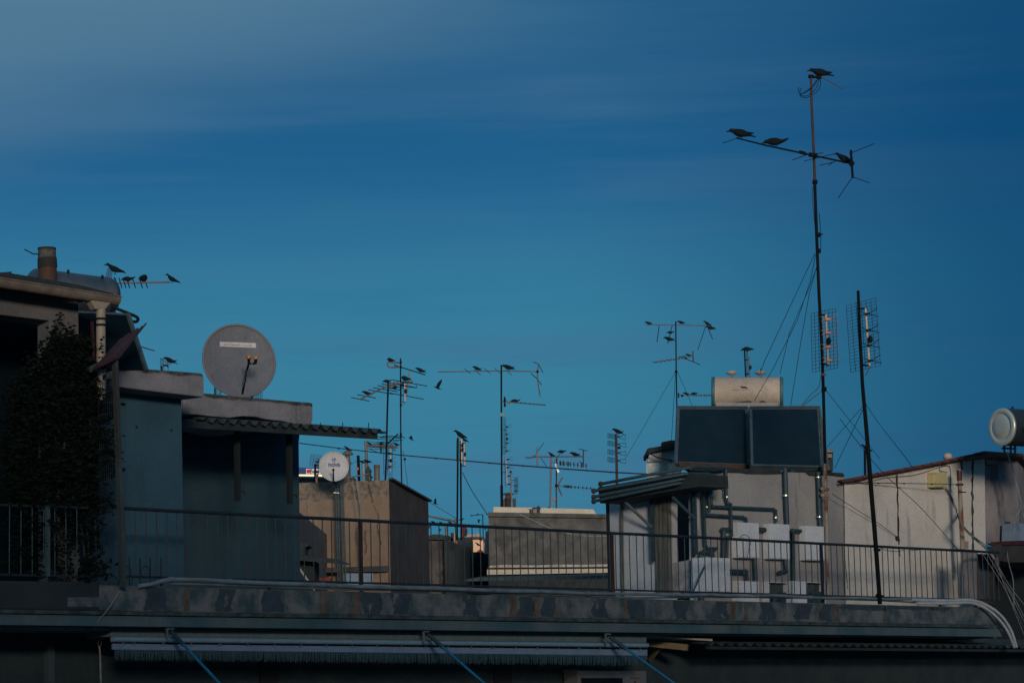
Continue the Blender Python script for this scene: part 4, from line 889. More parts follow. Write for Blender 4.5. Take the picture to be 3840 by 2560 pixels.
# ---- central tall mast (x 1880)
YM = 88
a = ant(P(1883, 1925, YM), 'tall central mast with a long bare boom on top and birds, behind the concrete building')
pole('pole', a, [(1880, 1368), (1880, 1500), (1881, 1700), (1882, 1900), (1882, 1940)], YM, .030, 'pole_dark')
pole('sleeve', a, [(1881, 1818), (1882, 1925)], YM - .1, .048, 'pole_dark')
pole('white_band', a, [(1882, 1906), (1882, 1922)], YM - .12, .050, 'white_sheet')
bm = T([P(1642, 1394, YM), P(1880, 1390, YM), P(2016, 1393, YM)], .019, 6).build('boom', 'alu', a)
for x, y in ((1753, 1391), (1790, 1395), (1827, 1390), (1866, 1390), (1907, 1396)): T([P(x - 12, y - 10, YM + .5), P(x + 12, y + 10, YM - .5)], .011, 4).build('element', 'wire', bm)
T([P(2019, 1364, YM), P(2016, 1394, YM), P(2015, 1420, YM), P(2026, 1487, YM)], .022, 6).build('end_mast', 'alu', a)
T([P(2000, 1357, YM), P(2019, 1364, YM), P(2036, 1397, YM)], .013, 4).build('element', 'wire', a); T([P(1991, 1400, YM), P(2015, 1420, YM), P(2031, 1443, YM)], .013, 4).build('element', 'wire', a)
T([P(2012, 1390, YM), P(2019, 1396, YM)], .05, 6).build('clamp', 'black_plastic', a)
bm = yagi(a, P(1878, 1504, YM), P(2045, 1518, YM - .4), V((0, 1, .12)).normalized(), [(t, .32) for t in (.2, .45, .54, .64, .75, .83, .91, .99)], .022, .022, 'alu', 'pole_dark')
m_ = MB(); m_.tube([P(1892, 1487, YM - .1), P(1893, 1525, YM - .1)], .026, 6); m_.tube([P(1889, 1498, YM), P(1897, 1498, YM)], .05, 6); m_.tube([P(1889, 1518, YM), P(1897, 1518, YM)], .05, 6); m_.build('reflector_rod', 'pole_dark', bm)
MB().blob(P(1909, 1509, YM - .15), .05, .05, .04, 6).build('amplifier', 'yellow_box', a)
MB().prism([P(1877, 1547, YM - .12), P(1891, 1548, YM - .12), P(1891, 1561, YM - .12), P(1877, 1560, YM - .12)], V((0, .1, 0))).build('junction_box', 'green_box', a)
gridant(a, (P(1886, 1565, YM + .3), P(1897, 1565, YM + .3), P(1897, 1700, YM + .3), P(1886, 1703, YM + .3)), 22, 3, .005, ((1899, 1596), (1900, 1697)), [(1900, 1628), (1901, 1645), (1901, 1661), (1901, 1690), (1901, 1600)], YM - .3, [((1884, 1611), (1899, 1612)), ((1884, 1676), (1899, 1677))], .8, 'alu', 'black_plastic', (1902, 1645))
gridant(a, (P(1893, 1712, YM + .2), P(1897, 1712, YM + .2), P(1898, 1820, YM + .2), P(1894, 1820, YM + .2)), 8, 2, .006, ((1897, 1714), (1902, 1822)), [(1904, 1722), (1905, 1752), (1908, 1784), (1908, 1815)], YM - .3, [((1884, 1770), (1898, 1770))], .9, 'alu_warm_lit')
gridant(a, (P(1930, 1790, YM + 1), P(1942, 1788, YM + 1), P(1942, 1850, YM + 1), P(1930, 1852, YM + 1)), 14, 5, .005, ((1932, 1800), (1933, 1868)), [(1933, 1820), (1933, 1840)], YM + .7, [((1916, 1799), (1932, 1800))], .7, 'alu')
T([P(1914, 1770, YM + .8), P(1918, 1882, YM + .8)], .025, 6).build('side_pole', 'chimney_metal', a)
MB().blob(P(1915, 1769, YM + .8), .035, .035, .055, 6).build('amplifier', 'black_plastic', a)

# ---- masts 2065 / 2090
YN = 92
a = ant(P(2070, 1925, YN), 'pale mast with a long horizontal boom and a comb yagi, right of the gabled vent')
pole('pole', a, [(2066, 1715), (2064, 1850), (2062, 1930)], YN, .033, 'chimney_metal')
pole('side_pole', a, [(2058, 1900), (2058, 1930)], YN - .1, .04, 'pole_dark')
T([P(1973, 1716, YN), P(2015, 1712, YN), P(2186, 1711, YN)], .024, 6).build('boom', 'alu', a)
T([P(2014, 1676, YN), P(2015, 1746, YN)], .026, 6).build('cross_mast', 'chimney_metal', a)
for q0, q1 in (((2040, 1660), (2010, 1698)), ((2010, 1705), (1990, 1716)), ((2028, 1716), (2050, 1748)), ((1968, 1712), (1988, 1718))): T([P(*q0, YN), P(*q1, YN)], .01, 4).build('element', 'wire', a)
T([P(2188, 1685, YN), P(2187, 1748, YN)], .024, 6).build('end_mast', 'pole_rust', a)
T([P(2170, 1682, YN), P(2204, 1690, YN)], .012, 4).build('element', 'wire', a); T([P(2172, 1730, YN), P(2190, 1738, YN)], .012, 4).build('element', 'wire', a)
bm = yagi(a, P(2064, 1732, YN), P(2202, 1746, YN), V((0, .6, 1)).normalized(), [(t, .09) for t in (.26, .28, .34, .37, .45, .49, .54, .64, .74, .84, .88, .97)], .014, .017, 'alu', 'pole_dark')
bm = thing('x', V((0, 0, 0)), '', 'x') if False else None
a = ant(P(2088, 1925, YN + 1), 'brown mast with a corner reflector yagi pointing right, beside the pale mast')
pole('pole', a, [(2088, 1716), (2086, 1810), (2086, 1930)], YN + 1, .026, 'pole_rust')
MB().bar(P(2078, 1730, YN + .6), P(2100, 1700, YN + .6), .05, .02).build('bracket', 'alu', a)
MB().prism([P(2080, 1740, YN + .5), P(2086, 1738, YN + .5), P(2098, 1768, YN + .5), P(2092, 1773, YN + .5)], V((0, .05, 0))).build('reflector_plate', 'zinc', a)
T([P(2109, 1790, YN + 1), P(2096, 1812, YN + 1), P(2095, 1830, YN + 1), P(2107, 1858, YN + 1)], .028, 6).build('corner_reflector', 'alu', a)
bm = yagi(a, P(2090, 1820, YN + 1), P(2218, 1831, YN + .6), V((0, .7, 1)).normalized(), [(t, .05) for t in (.2, .24, .28, .31, .34, .38, .42, .52, .62, .75, .86, .98)], .012, .018, 'alu', 'pole_dark')
MB().blob(P(2080, 1872, YN + .9), .05, .05, .06, 6).build('amplifier', 'orange_plastic', a)
T([P(2081, 1819, YN + 1), P(2092, 1821, YN + 1)], .055, 6).build('clamp', 'pole_dark', a)
# ---- mast 2310 with four bays
YQ = 78
a = ant(P(2313, 1850, YQ), 'rusty pole with four stacked wire bays and a bird on top, left of the shed')
pole('pole', a, [(2310, 1626), (2312, 1720), (2314, 1860)], YQ, .04, 'pole_rust')
for k, y in enumerate((1634, 1662, 1694, 1723)):
    m_ = MB(); dz = 2
    l_ = [P(2279, y - 10, YQ), P(2304, y - 6, YQ + .2), P(2304, y + 11, YQ + .2), P(2279, y + 7, YQ)]
    r_ = [P(2346, y - 4 + 1, YQ), P(2328, y, YQ - .1), P(2326, y + 9, YQ - .1), P(2347, y + 14, YQ)]
    m_.tube(l_ + [l_[0]], .007, 4); m_.tube(r_ + [r_[0]], .007, 4)
    for i in (1, 2, 3): t = i / 4; m_.tube([l_[0] + (l_[3] - l_[0]) * t, l_[1] + (l_[2] - l_[1]) * t], .005, 4)
    for i in (1, 2, 3): t = i / 4; m_.tube([l_[0] + (l_[1] - l_[0]) * t, l_[3] + (l_[2] - l_[3]) * t], .005, 4)
    m_.tube([P(2314, y + 3, YQ), r_[1], r_[0]], .007, 4); m_.tube([P(2314, y + 3, YQ), r_[2], r_[3]], .007, 4)
    m_.tube([P(2318, y + 2, YQ - .1), P(2324, y + 3, YQ - .1)], .02, 6)
    m_.build('wire_bay', 'wire', a)
MB().blob(P(2322, 1678, YQ - .1), .045, .04, .045, 8).build('amplifier', 'black_plastic', a)
# ---- mast 2535
YR = 104
a = ant(P(2545, 1600, YR), 'tall thin mast left of the solar tank, bare boom on top, eight small birds')
pole('pole', a, [(2534, 1205), (2536, 1400), (2540, 1620)], YR, .027, 'pole_dark')
bm = T([P(2422, 1217, YR), P(2534, 1218, YR), P(2655, 1221, YR)], .02, 6).build('boom', 'alu', a)
for q0, q1 in (((2472, 1218), (2464, 1282)), ((2521, 1219), (2503, 1288)), ((2646, 1224), (2617, 1311)), ((2656, 1233), (2672, 1271))): T([P(*q0, YR + .3), P(*q1, YR - .3)], .016, 4).build('element', 'wire', bm)
ed2 = (P(2470, 1357, YR - .3) - P(2442, 1349, YR + .3)).normalized()
bm = yagi(a, P(2455, 1358, YR), P(2597, 1336, YR), ed2, [(t, .18) for t in (.0, .12, .24, .36, .48, .60, .70, .80)], .022, .013, 'alu', 'wire')
T([P(2598, 1316, YR), P(2600, 1357, YR)], .028, 6).build('end_mast', 'pole_rust', a)
T([P(2572, 1345, YR), P(2625, 1367, YR)], .015, 4).build('element', 'wire', a); T([P(2572, 1335, YR), P(2544, 1338, YR)], .015, 4).build('element', 'wire', a)
MB().blob(P(2571, 1344, YR - .1), .05, .05, .03, 6).build('amplifier', 'black_plastic', a)
bm = yagi(a, P(2538, 1481, YR), P(2670, 1482, YR), V((0, .5, 1)).normalized(), [(t, .035) for t in (.18, .3, .4, .48, .55, .63, .7, .78, .85, .92, .98)], .02, .02, 'alu', 'pole_dark')
T([P(2544, 1473, YR), P(2545, 1491, YR)], .03, 6).build('clamp', 'pole_dark', a); MB().blob(P(2558, 1484, YR - .1), .05, .05, .045, 6).build('amplifier', 'black_plastic', a)
T([P(2530, 1392, YR), P(2541, 1395, YR)], .05, 6).build('clamp', 'pole_dark', a)
for q0, q1 in (((2532, 1396), (2345, 1720)), ((2542, 1396), (2600, 1530)), ((2533, 1400), (2518, 1650))): T([P(*q0, YR), P(*q1, YR - 2)], .009, 4).build('guy_wire', 'wire', a)
# ---- pole behind tank
a = ant(P(2798, 1440, 70), 'short pole with a vertical grid antenna rising behind the cream solar tank')
MB().bar(P(2792, 1314, 98), P(2798, 1450, 98), .07, .05).build('pole', 'pole_dark', a)
T([P(2809, 1336, 97.6), P(2812, 1425, 97.6)], .025, 6).build('feed_bar', 'alu', a)
for y in (1349, 1402): T([P(2794, y, 98), P(2810, y, 97.6)], .025, 6).build('standoff', 'black_plastic', a)
m_ = MB(); grid(m_, (P(2799, 1318, 98.2), P(2803, 1318, 98.2), P(2806, 1425, 98.2), P(2802, 1425, 98.2)), 12, 2, .008); m_.build('mesh_reflector', 'mesh_wire', a)
MB().blob(P(2814, 1377, 97.5), .05, .05, .08, 6).build('amplifier', 'black_plastic', a)

# ---- left yagi and small ones
YL = 52
a = ant(P(435, 1150, YL), 'yagi antenna behind the left roof with a pinkish boom and four birds')
T([P(425, 1062, YL), P(637, 1058, YL)], .018, 6).build('boom', 'tile_pink', a)
for x in (437, 452, 467, 481, 503, 529, 548): T([P(x - 6, 1042 + (x - 437) * .03, YL + .4), P(x + 5, 1079, YL - .4)], .011, 4).build('element', 'wire', a)
T([P(428, 1040, YL), P(434, 1052, YL)], .012, 5).build('element', 'wire', a)
m_ = MB(); grid(m_, (P(404, 1006, YL), P(422, 1012, YL), P(416, 1048, YL), P(397, 1042, YL)), 8, 4, .005); m_.build('mesh_reflector', 'mesh_wire', a)
m_ = MB(); grid(m_, (P(402, 1046, YL), P(434, 1050, YL), P(428, 1130, YL), P(404, 1120, YL)), 8, 4, .005); m_.build('mesh_reflector', 'mesh_wire', a)
T([P(437, 1062, YL), P(440, 1150, YL + .2)], .03, 6).build('pole', 'pole_dark', a); MB().blob(P(439, 1071, YL), .03, .03, .04, 6).build('amplifier', 'black_plastic', a)
a = ant(P(615, 1390, 72), 'tiny two bay antenna with one bird on the roof slab left of the grey dish')
MB().bar(P(606, 1372, 72), P(606, 1400, 72), .05, .05).build('post', 'pole_dark', a)
m_ = MB(); grid(m_, (P(601, 1343, 72), P(614, 1350, 72), P(614, 1388, 72), P(602, 1380, 72)), 6, 3, .006); m_.tube([P(602, 1343, 72), P(630, 1360, 72), P(632, 1385, 72)], .012, 4); m_.build('mesh_reflector', 'mesh_wire', a)
T([P(612, 1369, 71.9), P(630, 1371, 71.9)], .025, 5).build('feed_bar', 'black_plastic', a); T([P(620, 1352, 72), P(634, 1388, 72)], .015, 5).build('strut', 'chimney_metal', a)
a = ant(P(815, 1475, 72), 'small antenna half hidden behind the left foot of the grey dish')
MB().bar(P(806, 1455, 72), P(806, 1480, 72), .04, .04).build('post', 'pole_dark', a)
m_ = MB(); grid(m_, (P(804, 1445, 72), P(820, 1450, 72), P(822, 1478, 72), P(805, 1474, 72)), 5, 3, .006); m_.build('mesh_reflector', 'mesh_wire', a); T([P(827, 1452, 72), P(828, 1478, 72)], .022, 6).build('feed_bar', 'alu', a)
a = ant(P(965, 1490, 72), 'mesh panel antenna peeking out below the right edge of the grey dish')
m_ = MB(); grid(m_, (P(925, 1475, 72), P(983, 1468, 72), P(983, 1492, 72), P(925, 1488, 72)), 5, 9, .006); m_.build('mesh_reflector', 'mesh_wire', a); MB().bar(P(945, 1478, 72), P(945, 1495, 72), .1, .05).build('post', 'pole_dark', a)
# ------------------------------------------------------------------ right house
rh = thing('rooftop_house', V((W(2900, 2300, 2).x, W(2900, 2300, 2).y, W(2900, 2300, 2).z)), 'grey and cream rooftop house on the right, dark tarred edge and red tiled part', 'house')
wF = 2.0
def gq(l, w): return [W(x, y, w) for x, y in l]
MB().prism(gq([(2600, 1760), (2800, 1762), (3000, 1768), (3165, 1778), (3172, 2330), (2608, 2310)], wF), -N * 3 + D * 4.3).build('wall', 'wall_grey', rh)
rg = [(2592, 1756), (2700, 1755), (2800, 1757), (2925, 1760), (2930, 1768), (3000, 1764), (3090, 1768), (3160, 1772), (3168, 1782), (3160, 1788), (3130, 1783), (3092, 1780), (3062, 1785), (3035, 1782), (3020, 1770), (2960, 1768), (2926, 1776), (2880, 1777), (2800, 1776), (2780, 1772), (2700, 1770), (2640, 1772), (2592, 1768)]
MB().prism(gq(rg, wF - .03), -N * 3 + D * 4.3).build('tar_edge', 'tar', rh, .01)
wR = 1.95
top = [(3166, 1796), (3250, 1785), (3330, 1772), (3400, 1760), (3480, 1745), (3560, 1732), (3620, 1722), (3692, 1712)]
MB().prism(gq(top + [(3700, 2330), (3172, 2320)], wR), -N * .3 + D * .5).build('wall', 'wall_cream', rh)
MB().prism(gq([(3690, 1712), (3816, 1722), (3824, 2045), (3698, 2035)], wR + .25), -N * .8 + D * 1.6).build('wall', 'pier_plaster', rh)  # set-back wall, its shade put into a darker plaster colour
MB().prism(gq([(3698, 1716), (3738, 1718), (3738, 1742), (3696, 1738)], wR + .1), -N * .3).build('corbel', 'pier_plaster', rh, .01)
MB().prism(gq([(3768, 1955), (3790, 1955), (3790, 1986), (3768, 1984)], wR + .245), -N * .01).build('broken_patch', 'rough_wall', rh)
# cracks and rust lines
rk = random.Random(9)
def crack(x0, y0, x1, y1, wd, m='steel_rust', w=wR, nm='rust_crack'):
    n = 14; L = [];R = []
    for i in range(n + 1):
        t = i / n; x = x0 + (x1 - x0) * t + rk.uniform(-1.6, 1.6); y = y0 + (y1 - y0) * t; h = wd * rk.uniform(.45, 1.2) / 2
        L.append((x - h, y)); R.append((x + h, y))
    MB().prism(gq(L + R[::-1], w - .004), -N * .003).build(nm, m, rh)
crack(3364, 1778, 3371, 2042, 7); crack(3372, 2050, 3376, 2085, 4); crack(3605, 1730, 3608, 1760, 8); crack(3650, 1708, 3645, 1850, 8); crack(3647, 1850, 3648, 2080, 9, 'post_old')
crack(3170, 2100, 3180, 2210, 2, 'tar', wR); crack(2705, 1778, 2712, 1870, 4, 'tar', wF, 'crack'); crack(2700, 1832, 2722, 1842, 9, 'post_old', wF, 'spalled_patch')
MB().prism(gq([(3358, 2010), (3366, 2008), (3372, 2016), (3370, 2028), (3362, 2028), (3357, 2020)], wR - .005), -N * .004).build('hole', 'tar', rh)
MB().prism(gq([(3610, 2028), (3632, 2028), (3632, 2055), (3610, 2052)], wR - .02), -N * .02).build('broken_patch', 'pier_plaster', rh)
# corner column & dark strips behind the far end of the railing
MB().prism(gq([(3640, 2062), (3662, 2062), (3664, 2262), (3642, 2258)], .6), -N * .2).build('column', 'pier_plaster', rh)
MB().prism(gq([(3664, 2075), (3730, 2078), (3734, 2265), (3666, 2262)], 1.2), -N * .1).build('peeling_panel', 'rough_wall', rh)
for x0, x1, y0, y1 in ((3668, 3678, 2100, 2140), (3688, 3696, 2112, 2235), (3704, 3708, 2090, 2240)): MB().prism(gq([(x0, y0), (x1, y0 + 3), (x1 - 2, y1), (x0 + 1, y1 - 5)], 1.19), -N * .01).build('paint_remnant', 'hut_plaster', rh)
# balcony slab on the right
MB().prism(gq([(3700, 2050), (3770, 2036), (3900, 2040), (3900, 2108), (3780, 2108), (3730, 2098), (3716, 2080)], .5), -N * 1.5 + D * 2.8).build('balcony_slab', 'rough_beige', rh, .02)
MB().prism(gq([(3765, 2028), (3900, 2024), (3900, 2040), (3765, 2043)], .45), -N * .3).build('red_band', 'red_sheet', rh)
MB().prism(gq([(3732, 2108), (3900, 2108), (3900, 2700), (3732, 2700)], 2.2), -N * .2).build('recess', 'dark_room', rh)  # near-black sheet stands for the shade below the balcony slab
MB().prism(gq([(3826, 1740), (3950, 1740), (3950, 2030), (3826, 2030)], 3), -N * .2).build('recess', 'dark_plaster', rh)
# tiled roof
rk2 = random.Random(2)
tl = MB(); rl = [(3154, 1797), (3250, 1777), (3345, 1760), (3450, 1741), (3530, 1725), (3610, 1706), (3665, 1699), (3690, 1694), (3838, 1703), (3900, 1708)]
def rly(x):
    for i in range(len(rl) - 1):
        if rl[i][0] <= x <= rl[i + 1][0]: t = (x - rl[i][0]) / (rl[i + 1][0] - rl[i][0]); return rl[i][1] + t * (rl[i + 1][1] - rl[i][1])
    return rl[-1][1]
x = 3156
while x < 3660:
    wd = rk2.uniform(30, 36); a = W(x + wd * 1.15, rly(x) - 5.5, wR - .22); b_ = W(x, rly(x) + 1.5, wR - .22)
    tl.prism([b_, a, a - Z * .055, b_ - Z * .04], -N * 1.2 + D * 2.3)
    x += wd
tl.prism(gq([(3655, 1698), (3690, 1690), (3836, 1700), (3832, 1712), (3700, 1712), (3600, 1722)], wR - .22), -N * 1.2 + D * 2.3)
tr0 = tl.build('tiled_roof', 'tile', rh)
MB().prism(gq([(3160, 1798), (3400, 1757), (3600, 1721), (3692, 1708), (3692, 1716), (3600, 1728), (3400, 1765), (3162, 1804)], wR - .10), -N * .12).build('eave_board', 'tar', rh)
# ------------------------------------------------------------------ shed with door (its wall faces left)
C0 = W(2604, 1900, wF); SH = Plane(C0, -D)
def Sq(px, py, off=0): return SH.at(px, py, off)
sd2 = thing('rooftop_shed', Sq(2450, 2300), 'white rooftop shed with an open doorway, pipes on its roof edge and steel braces', 'shed')
def sp_(l, off, th, name, m, parent=sd2, bevel=0): return MB().prism([Sq(x, y, off) for x, y in l], D * th).build(name, m, parent, bevel)
sp_([(2284, 1880), (2440, 1845), (2525, 1830), (2525, 2320), (2290, 2310)], 0, .12, 'wall', 'shed_plaster')
sp_([(2582, 1820), (2606, 1815), (2608, 2330), (2588, 2330)], 0, .12, 'wall', 'shed_plaster')
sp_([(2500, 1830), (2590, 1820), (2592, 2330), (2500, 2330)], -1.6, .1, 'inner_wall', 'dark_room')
sp_([(2520, 1800), (2600, 1790), (2600, 1832), (2520, 1842)], -.02, .1, 'lintel', 'tar')
for x, w_ in ((2455, 10), (2470, 7), (2484, 14), (2502, 12)): sp_([(x, 1866), (x + w_, 1862), (x + w_ + 3, 2225), (x + 3, 2225)], .04, .05, 'door_frame_board', 'wood')
T([Sq(2330, 1885, .04), Sq(2336, 2240, .04)], .03, 8).build('drain_pipe', 'wood', sd2)
sp_([(2506, 2112), (2586, 2098), (2590, 2225), (2510, 2225)], .02, .06, 'door_panel', 'door_old')
sp_([(2506, 1870), (2516, 1868), (2519, 2112), (2508, 2114)], .03, .05, 'door_stile', 'door_old')
sp_([(2592, 1850), (2598, 1850), (2601, 2225), (2595, 2225)], .03, .04, 'door_jamb', 'wood')
for q0, q1, wd in (((2278, 1880), (2290, 2310), .06), ((2443, 1865), (2450, 2105), .09), ((2603, 1840), (2609, 2078), .09)): MB().bar(Sq(*q0, .12), Sq(*q1, .12), wd * .72, .05, N).build('steel_post', 'pipe_green' if q0[0] > 2300 else 'rail_dark', sd2)
for q0, q1 in (((2342, 1880), (2443, 1976)), ((2520, 1862), (2606, 1944))): MB().bar(Sq(*q0, .55), Sq(*q1, .14), .045, .045, Z).build('brace', 'arm_dark', sd2)
# canopy roof
cr2 = MB().prism([Sq(2242, 1826, .75), Sq(2560, 1770, .75), Sq(2625, 1776, .75), Sq(2628, 1822, .75), Sq(2470, 1846, .75), Sq(2250, 1886, .75)], D * .8).build('canopy', 'canopy', sd2)
# ridged underside edge
corr(Sq(2250, 1880, .76), Sq(2628, 1818, .76), D * .72 + Z * .02, 40, .012, 'canopy_edge', 'canopy_sheet', sd2)
# roof pipes (insulated, run along canopy edge then down the main wall)
def spipe(pts, r=.029, m='pipe_green'): return T(pts, r, 9).build('roof_pipe', m, sd2)
spipe([Sq(2252, 1814, .70), Sq(2560, 1756, .70), W(2610, 1750, 1.7), W(2700, 1754, 1.7), W(2722, 1753, 1.75)])
spipe([Sq(2226, 1840, .84), Sq(2570, 1776, .84), W(2660, 1776, 1.7)])
spipe([Sq(2226, 1863, .86), Sq(2555, 1796, .86), W(2600, 1792, 1.72), W(2650, 1797, 1.75), W(2657, 1808, 1.78), W(2660, 1985 - 65, 1.85)])
spipe([Sq(2226, 1879, .88), Sq(2540, 1812, .88), W(2590, 1802, 1.7), W(2630, 1808, 1.75), W(2636, 1820, 1.85), W(2645, 2040, 1.88), W(2652, 2056, 1.88), W(2690, 2056, 1.88)])
for x, y in ((2252, 1814), (2226, 1840), (2226, 1863), (2226, 1879)): MB().blob(Sq(x, y, .86), .045, .045, .05, 8).build('pipe_end', 'steel_rust', sd2)
# wall pipes ---------------------------------------------------------------
wp_n = 0
def wpipe(pts, label, r=.027, clips=(), w=1.9):
    t = thing('wall_pipe', W(*pts[0], w), label, 'pipe', 'dark insulated pipes on the grey house wall')
    T([W(x, y, w) for x, y in pts], r, 9).build('pipe', 'pipe_green', t)
    for x, y in pts[1:-1]: MB().blob(W(x, y, w), r * 1.15, r * 1.15, r * 1.15, 8).build('elbow', 'pipe_green', t)
    for x, y in clips: T([W(x, y - 2.5, w), W(x, y + 2.5, w)], r * 1.22, 10).build('clip', 'clip', t)
wpipe([(2722, 1752), (2724, 1872), (2728, 1884), (2740, 1890), (2744, 2005), (2740, 2012), (2728, 2014), (2726, 2090)], 'pipe dropping from the collectors with a jog, crossing both horizontal pipes', clips=[(2725, 1863)])
wpipe([(2664, 1775), (2668, 1890), (2672, 1898), (2900, 1908), (2909, 1914), (2911, 1958)], 'upper long horizontal pipe ending above the middle white cabinet', clips=[(2667, 1857), (2909, 1940)])
wpipe([(2650, 1800), (2651, 1922), (2654, 1929), (2786, 1938), (2797, 1944), (2800, 1958)], 'lower horizontal pipe ending above the left white cabinet', clips=[(2651, 1900)])
wpipe([(2944, 1755), (2947, 1860), (2952, 1965)], 'straight pipe dropping to the right edge of the middle white cabinet', .045, clips=[(2946, 1858)])
wpipe([(3068, 1770), (3072, 1900), (3076, 1972)], 'straight pipe dropping onto the right white cabinet beside the rusty mast', .04, clips=[(3068, 1789), (3072, 1938)])
wpipe([(2706, 1985), (2712, 1984), (2735, 1984), (2742, 1990)], 'short stub pipe beside the lower left cabinet', .035)
wpipe([(2714, 1988), (2713, 2085)], 'short upright pipe above the lower left cabinet', .04)
wpipe([(2848, 1985), (2868, 1986)], 'stub pipe end between the left and middle white cabinets', .045)
wpipe([(2968, 1988), (2972, 1990), (2976, 2240)], 'long upright pipe between the middle and right white cabinets', .04)
wpipe([(2975, 1989), (3003, 1990)], 'stub pipe end between the middle and right white cabinets', .035)
wpipe([(2626, 2075), (2640, 2068), (2668, 2070), (2674, 2088)], 'looped pipe above the lower left cabinet', .042)
wpipe([(2628, 2078), (2632, 2290)], 'upright pipe left of the lower left cabinet', .045)
wpipe([(2830, 2095), (2834, 2175)], 'upright pipe below the left white cabinet', .04)
wpipe([(2740, 2142), (2796, 2144), (2802, 2175)], 'thick horizontal pipe below the left white cabinet', .045)
wpipe([(2945, 2095), (2948, 2140), (2920, 2147)], 'bent pipe below the middle white cabinet', .04)
wpipe([(2600, 2215), (2670, 2062)], 'thin slanting rod across the shed corner', .015, w=1.7)
# meter cabinets -------------------------------------------------------------
def cabinet(x0, y0, x1, y1, label, door='full', dep=.15):
    t = thing('meter_cabinet', W((x0 + x1) / 2, y1, wF - dep), label, 'cabinet', 'white meter cabinets on the grey house wall')
    sl = (y0 * 0 + .05) * (x1 - x0)
    def q(ax, ay, bx, by, w): return gq([(ax, ay), (bx, ay + .05 * (bx - ax)), (bx + 2, by + .03 * (bx - ax)), (ax + 2, by)], w)
    if door == 'full':
        MB().prism(q(x0, y0, x1, y1, wF - dep), -N * (dep - .005)).build('box', 'cabinet', t, .006)
        MB().prism(q(x0 + 3, y0 + 3.5, x1 - 2.5, y1 - 2.5, wF - dep - .014), -N * .012).build('door', 'cabinet', t, .004)
        MB().blob(W(x0 + 6, y0 + 7, wF - dep - .016), .012, .006, .012, 6).build('hinge', 'clip', t)
        MB().blob(W(x1 - 8, (y0 + y1) / 2, wF - dep - .016), .012, .006, .012, 6).build('lock', 'black_plastic', t)
    else:
        b_ = MB(); th = 3
        for ax, ay, bx, by in ((x0, y0, x1, y0 + th), (x0, y1 - th, x1, y1), (x0, y0 + th, x0 + th, y1 - th), (x1 - th, y0 + th, x1, y1 - th)): b_.prism(gq([(ax, ay + .05 * (ax - x0)), (bx, ay + .05 * (bx - x0)), (bx, by + .05 * (bx - x0)), (ax, by + .05 * (ax - x0))], wF - dep), -N * (dep - .004))
        b_.build('box', 'cabinet', t)
        MB().prism(gq([(x0 + 2, y0 + 2), (x1 - 2, y0 + 5), (x1 - 2, y1), (x0 + 2, y1)], wF - .03), -N * .02).build('back', 'cabinet_dark', t)
        MB().prism(gq([((x0 * .4 + x1 * .6), y0 + 40), (x1 - 12, y0 + 40), (x1 - 12, y1 - 4), ((x0 * .4 + x1 * .6), y1 - 4)], wF - .12), -N * .08).build('meter', 'pipe_green', t)
        if door == 'half': MB().prism(gq([(x0 - 2, y0), (x0 + (x1 - x0) * .42, y0 + 3), (x0 + (x1 - x0) * .42, y1), (x0 - 2, y1)], wF - dep - .02), -N * .015).build('door', 'cabinet', t)
    return t
cabinet(2767, 1957, 2846, 2090, 'left of the three upper white meter cabinets, cable scribbled over it')
cabinet(2884, 1962, 2960, 2094, 'middle of the three upper white meter cabinets')
cabinet(3020, 1970, 3095, 2099, 'right of the three upper white meter cabinets, beside the rusty mast')
cabinet(2650, 2088, 2737, 2218, 'larger lower white cabinet nearest to the shed door', 'full', .35)
cabinet(2767, 2176, 2846, 2258, 'lower white cabinet below the left upper one')
cabinet(2882, 2179, 2960, 2262, 'open empty looking cabinet below the middle upper one', 'open')
cabinet(2976, 2177, 3096, 2268, 'half open wide cabinet at the lower right beside the rusty mast', 'half')
cable([W(2775, 2012, 1.7), W(2790, 2004, 1.68), W(2805, 2010, 1.68), W(2815, 2030, 1.68), W(2808, 2060, 1.68), W(2800, 2100, 1.75)], .006, 'thin dark cable curled in front of the left upper cabinet')
# ------------------------------------------------------------------ cream wall details
yb = thing('junction_box', W(3530, 1800, wR), 'yellow square junction box high on the cream wall', 'junction box')
MB().prism(gq([(3502, 1770), (3551, 1770), (3552, 1826), (3502, 1826)], wR - .16), -N * .158).build('box', 'yellow_box', yb, .008)
MB().prism(gq([(3505, 1773), (3548, 1773), (3549, 1823), (3505, 1823)], wR - .168), -N * .008).build('lid', 'yellow_box', yb, .003)
for x, y in ((3506, 1776),): MB().blob(W(x, y, wR - .17), .008, .008, .008, 6).build('screw', 'tar', yb)
cable([W(3552, 1770, wR - .08), W(3530, 1765, wR - .04), W(3522, 1758, wR - .02), W(3532, 1746, wR - .02), W(3552, 1745, wR - .02), W(3563, 1755, wR - .02), W(3566, 1800, wR - .02), W(3564, 1840, wR - .02)], .007, 'brown cable looping over the yellow junction box', 'cable_brown')
cable([W(3170, 1810, wR - .02), W(3200, 1813, wR - .02), W(3260, 1804, wR - .02), W(3330, 1790, wR - .02), W(3430, 1780, wR - .02), W(3520, 1752, wR - .02), W(3548, 1746, wR - .02)], .007, 'brown cable drooping below the tiled roof edge', 'cable_brown')
rp = thing('rusty_pipe', W(3612, 2150, 1.2), 'rusty upright pipe with a wire tie, right of the yellow junction box', 'pipe')
pt = W(3614, 2150, 1.5); tp = W(3606, 1760, 1.5)
T([pt, V((pt.x, pt.y, W(3606, 1935, 1.5).z)), V((pt.x, pt.y, tp.z))], [.048, .046, .04], 10).build('pipe', 'pole_worn', rp)
T([V((pt.x, pt.y, tp.z - .02)), V((pt.x, pt.y, W(3606, 1802, 1.5).z))], .052, 10).build('sleeve', 'red_sheet', rp)
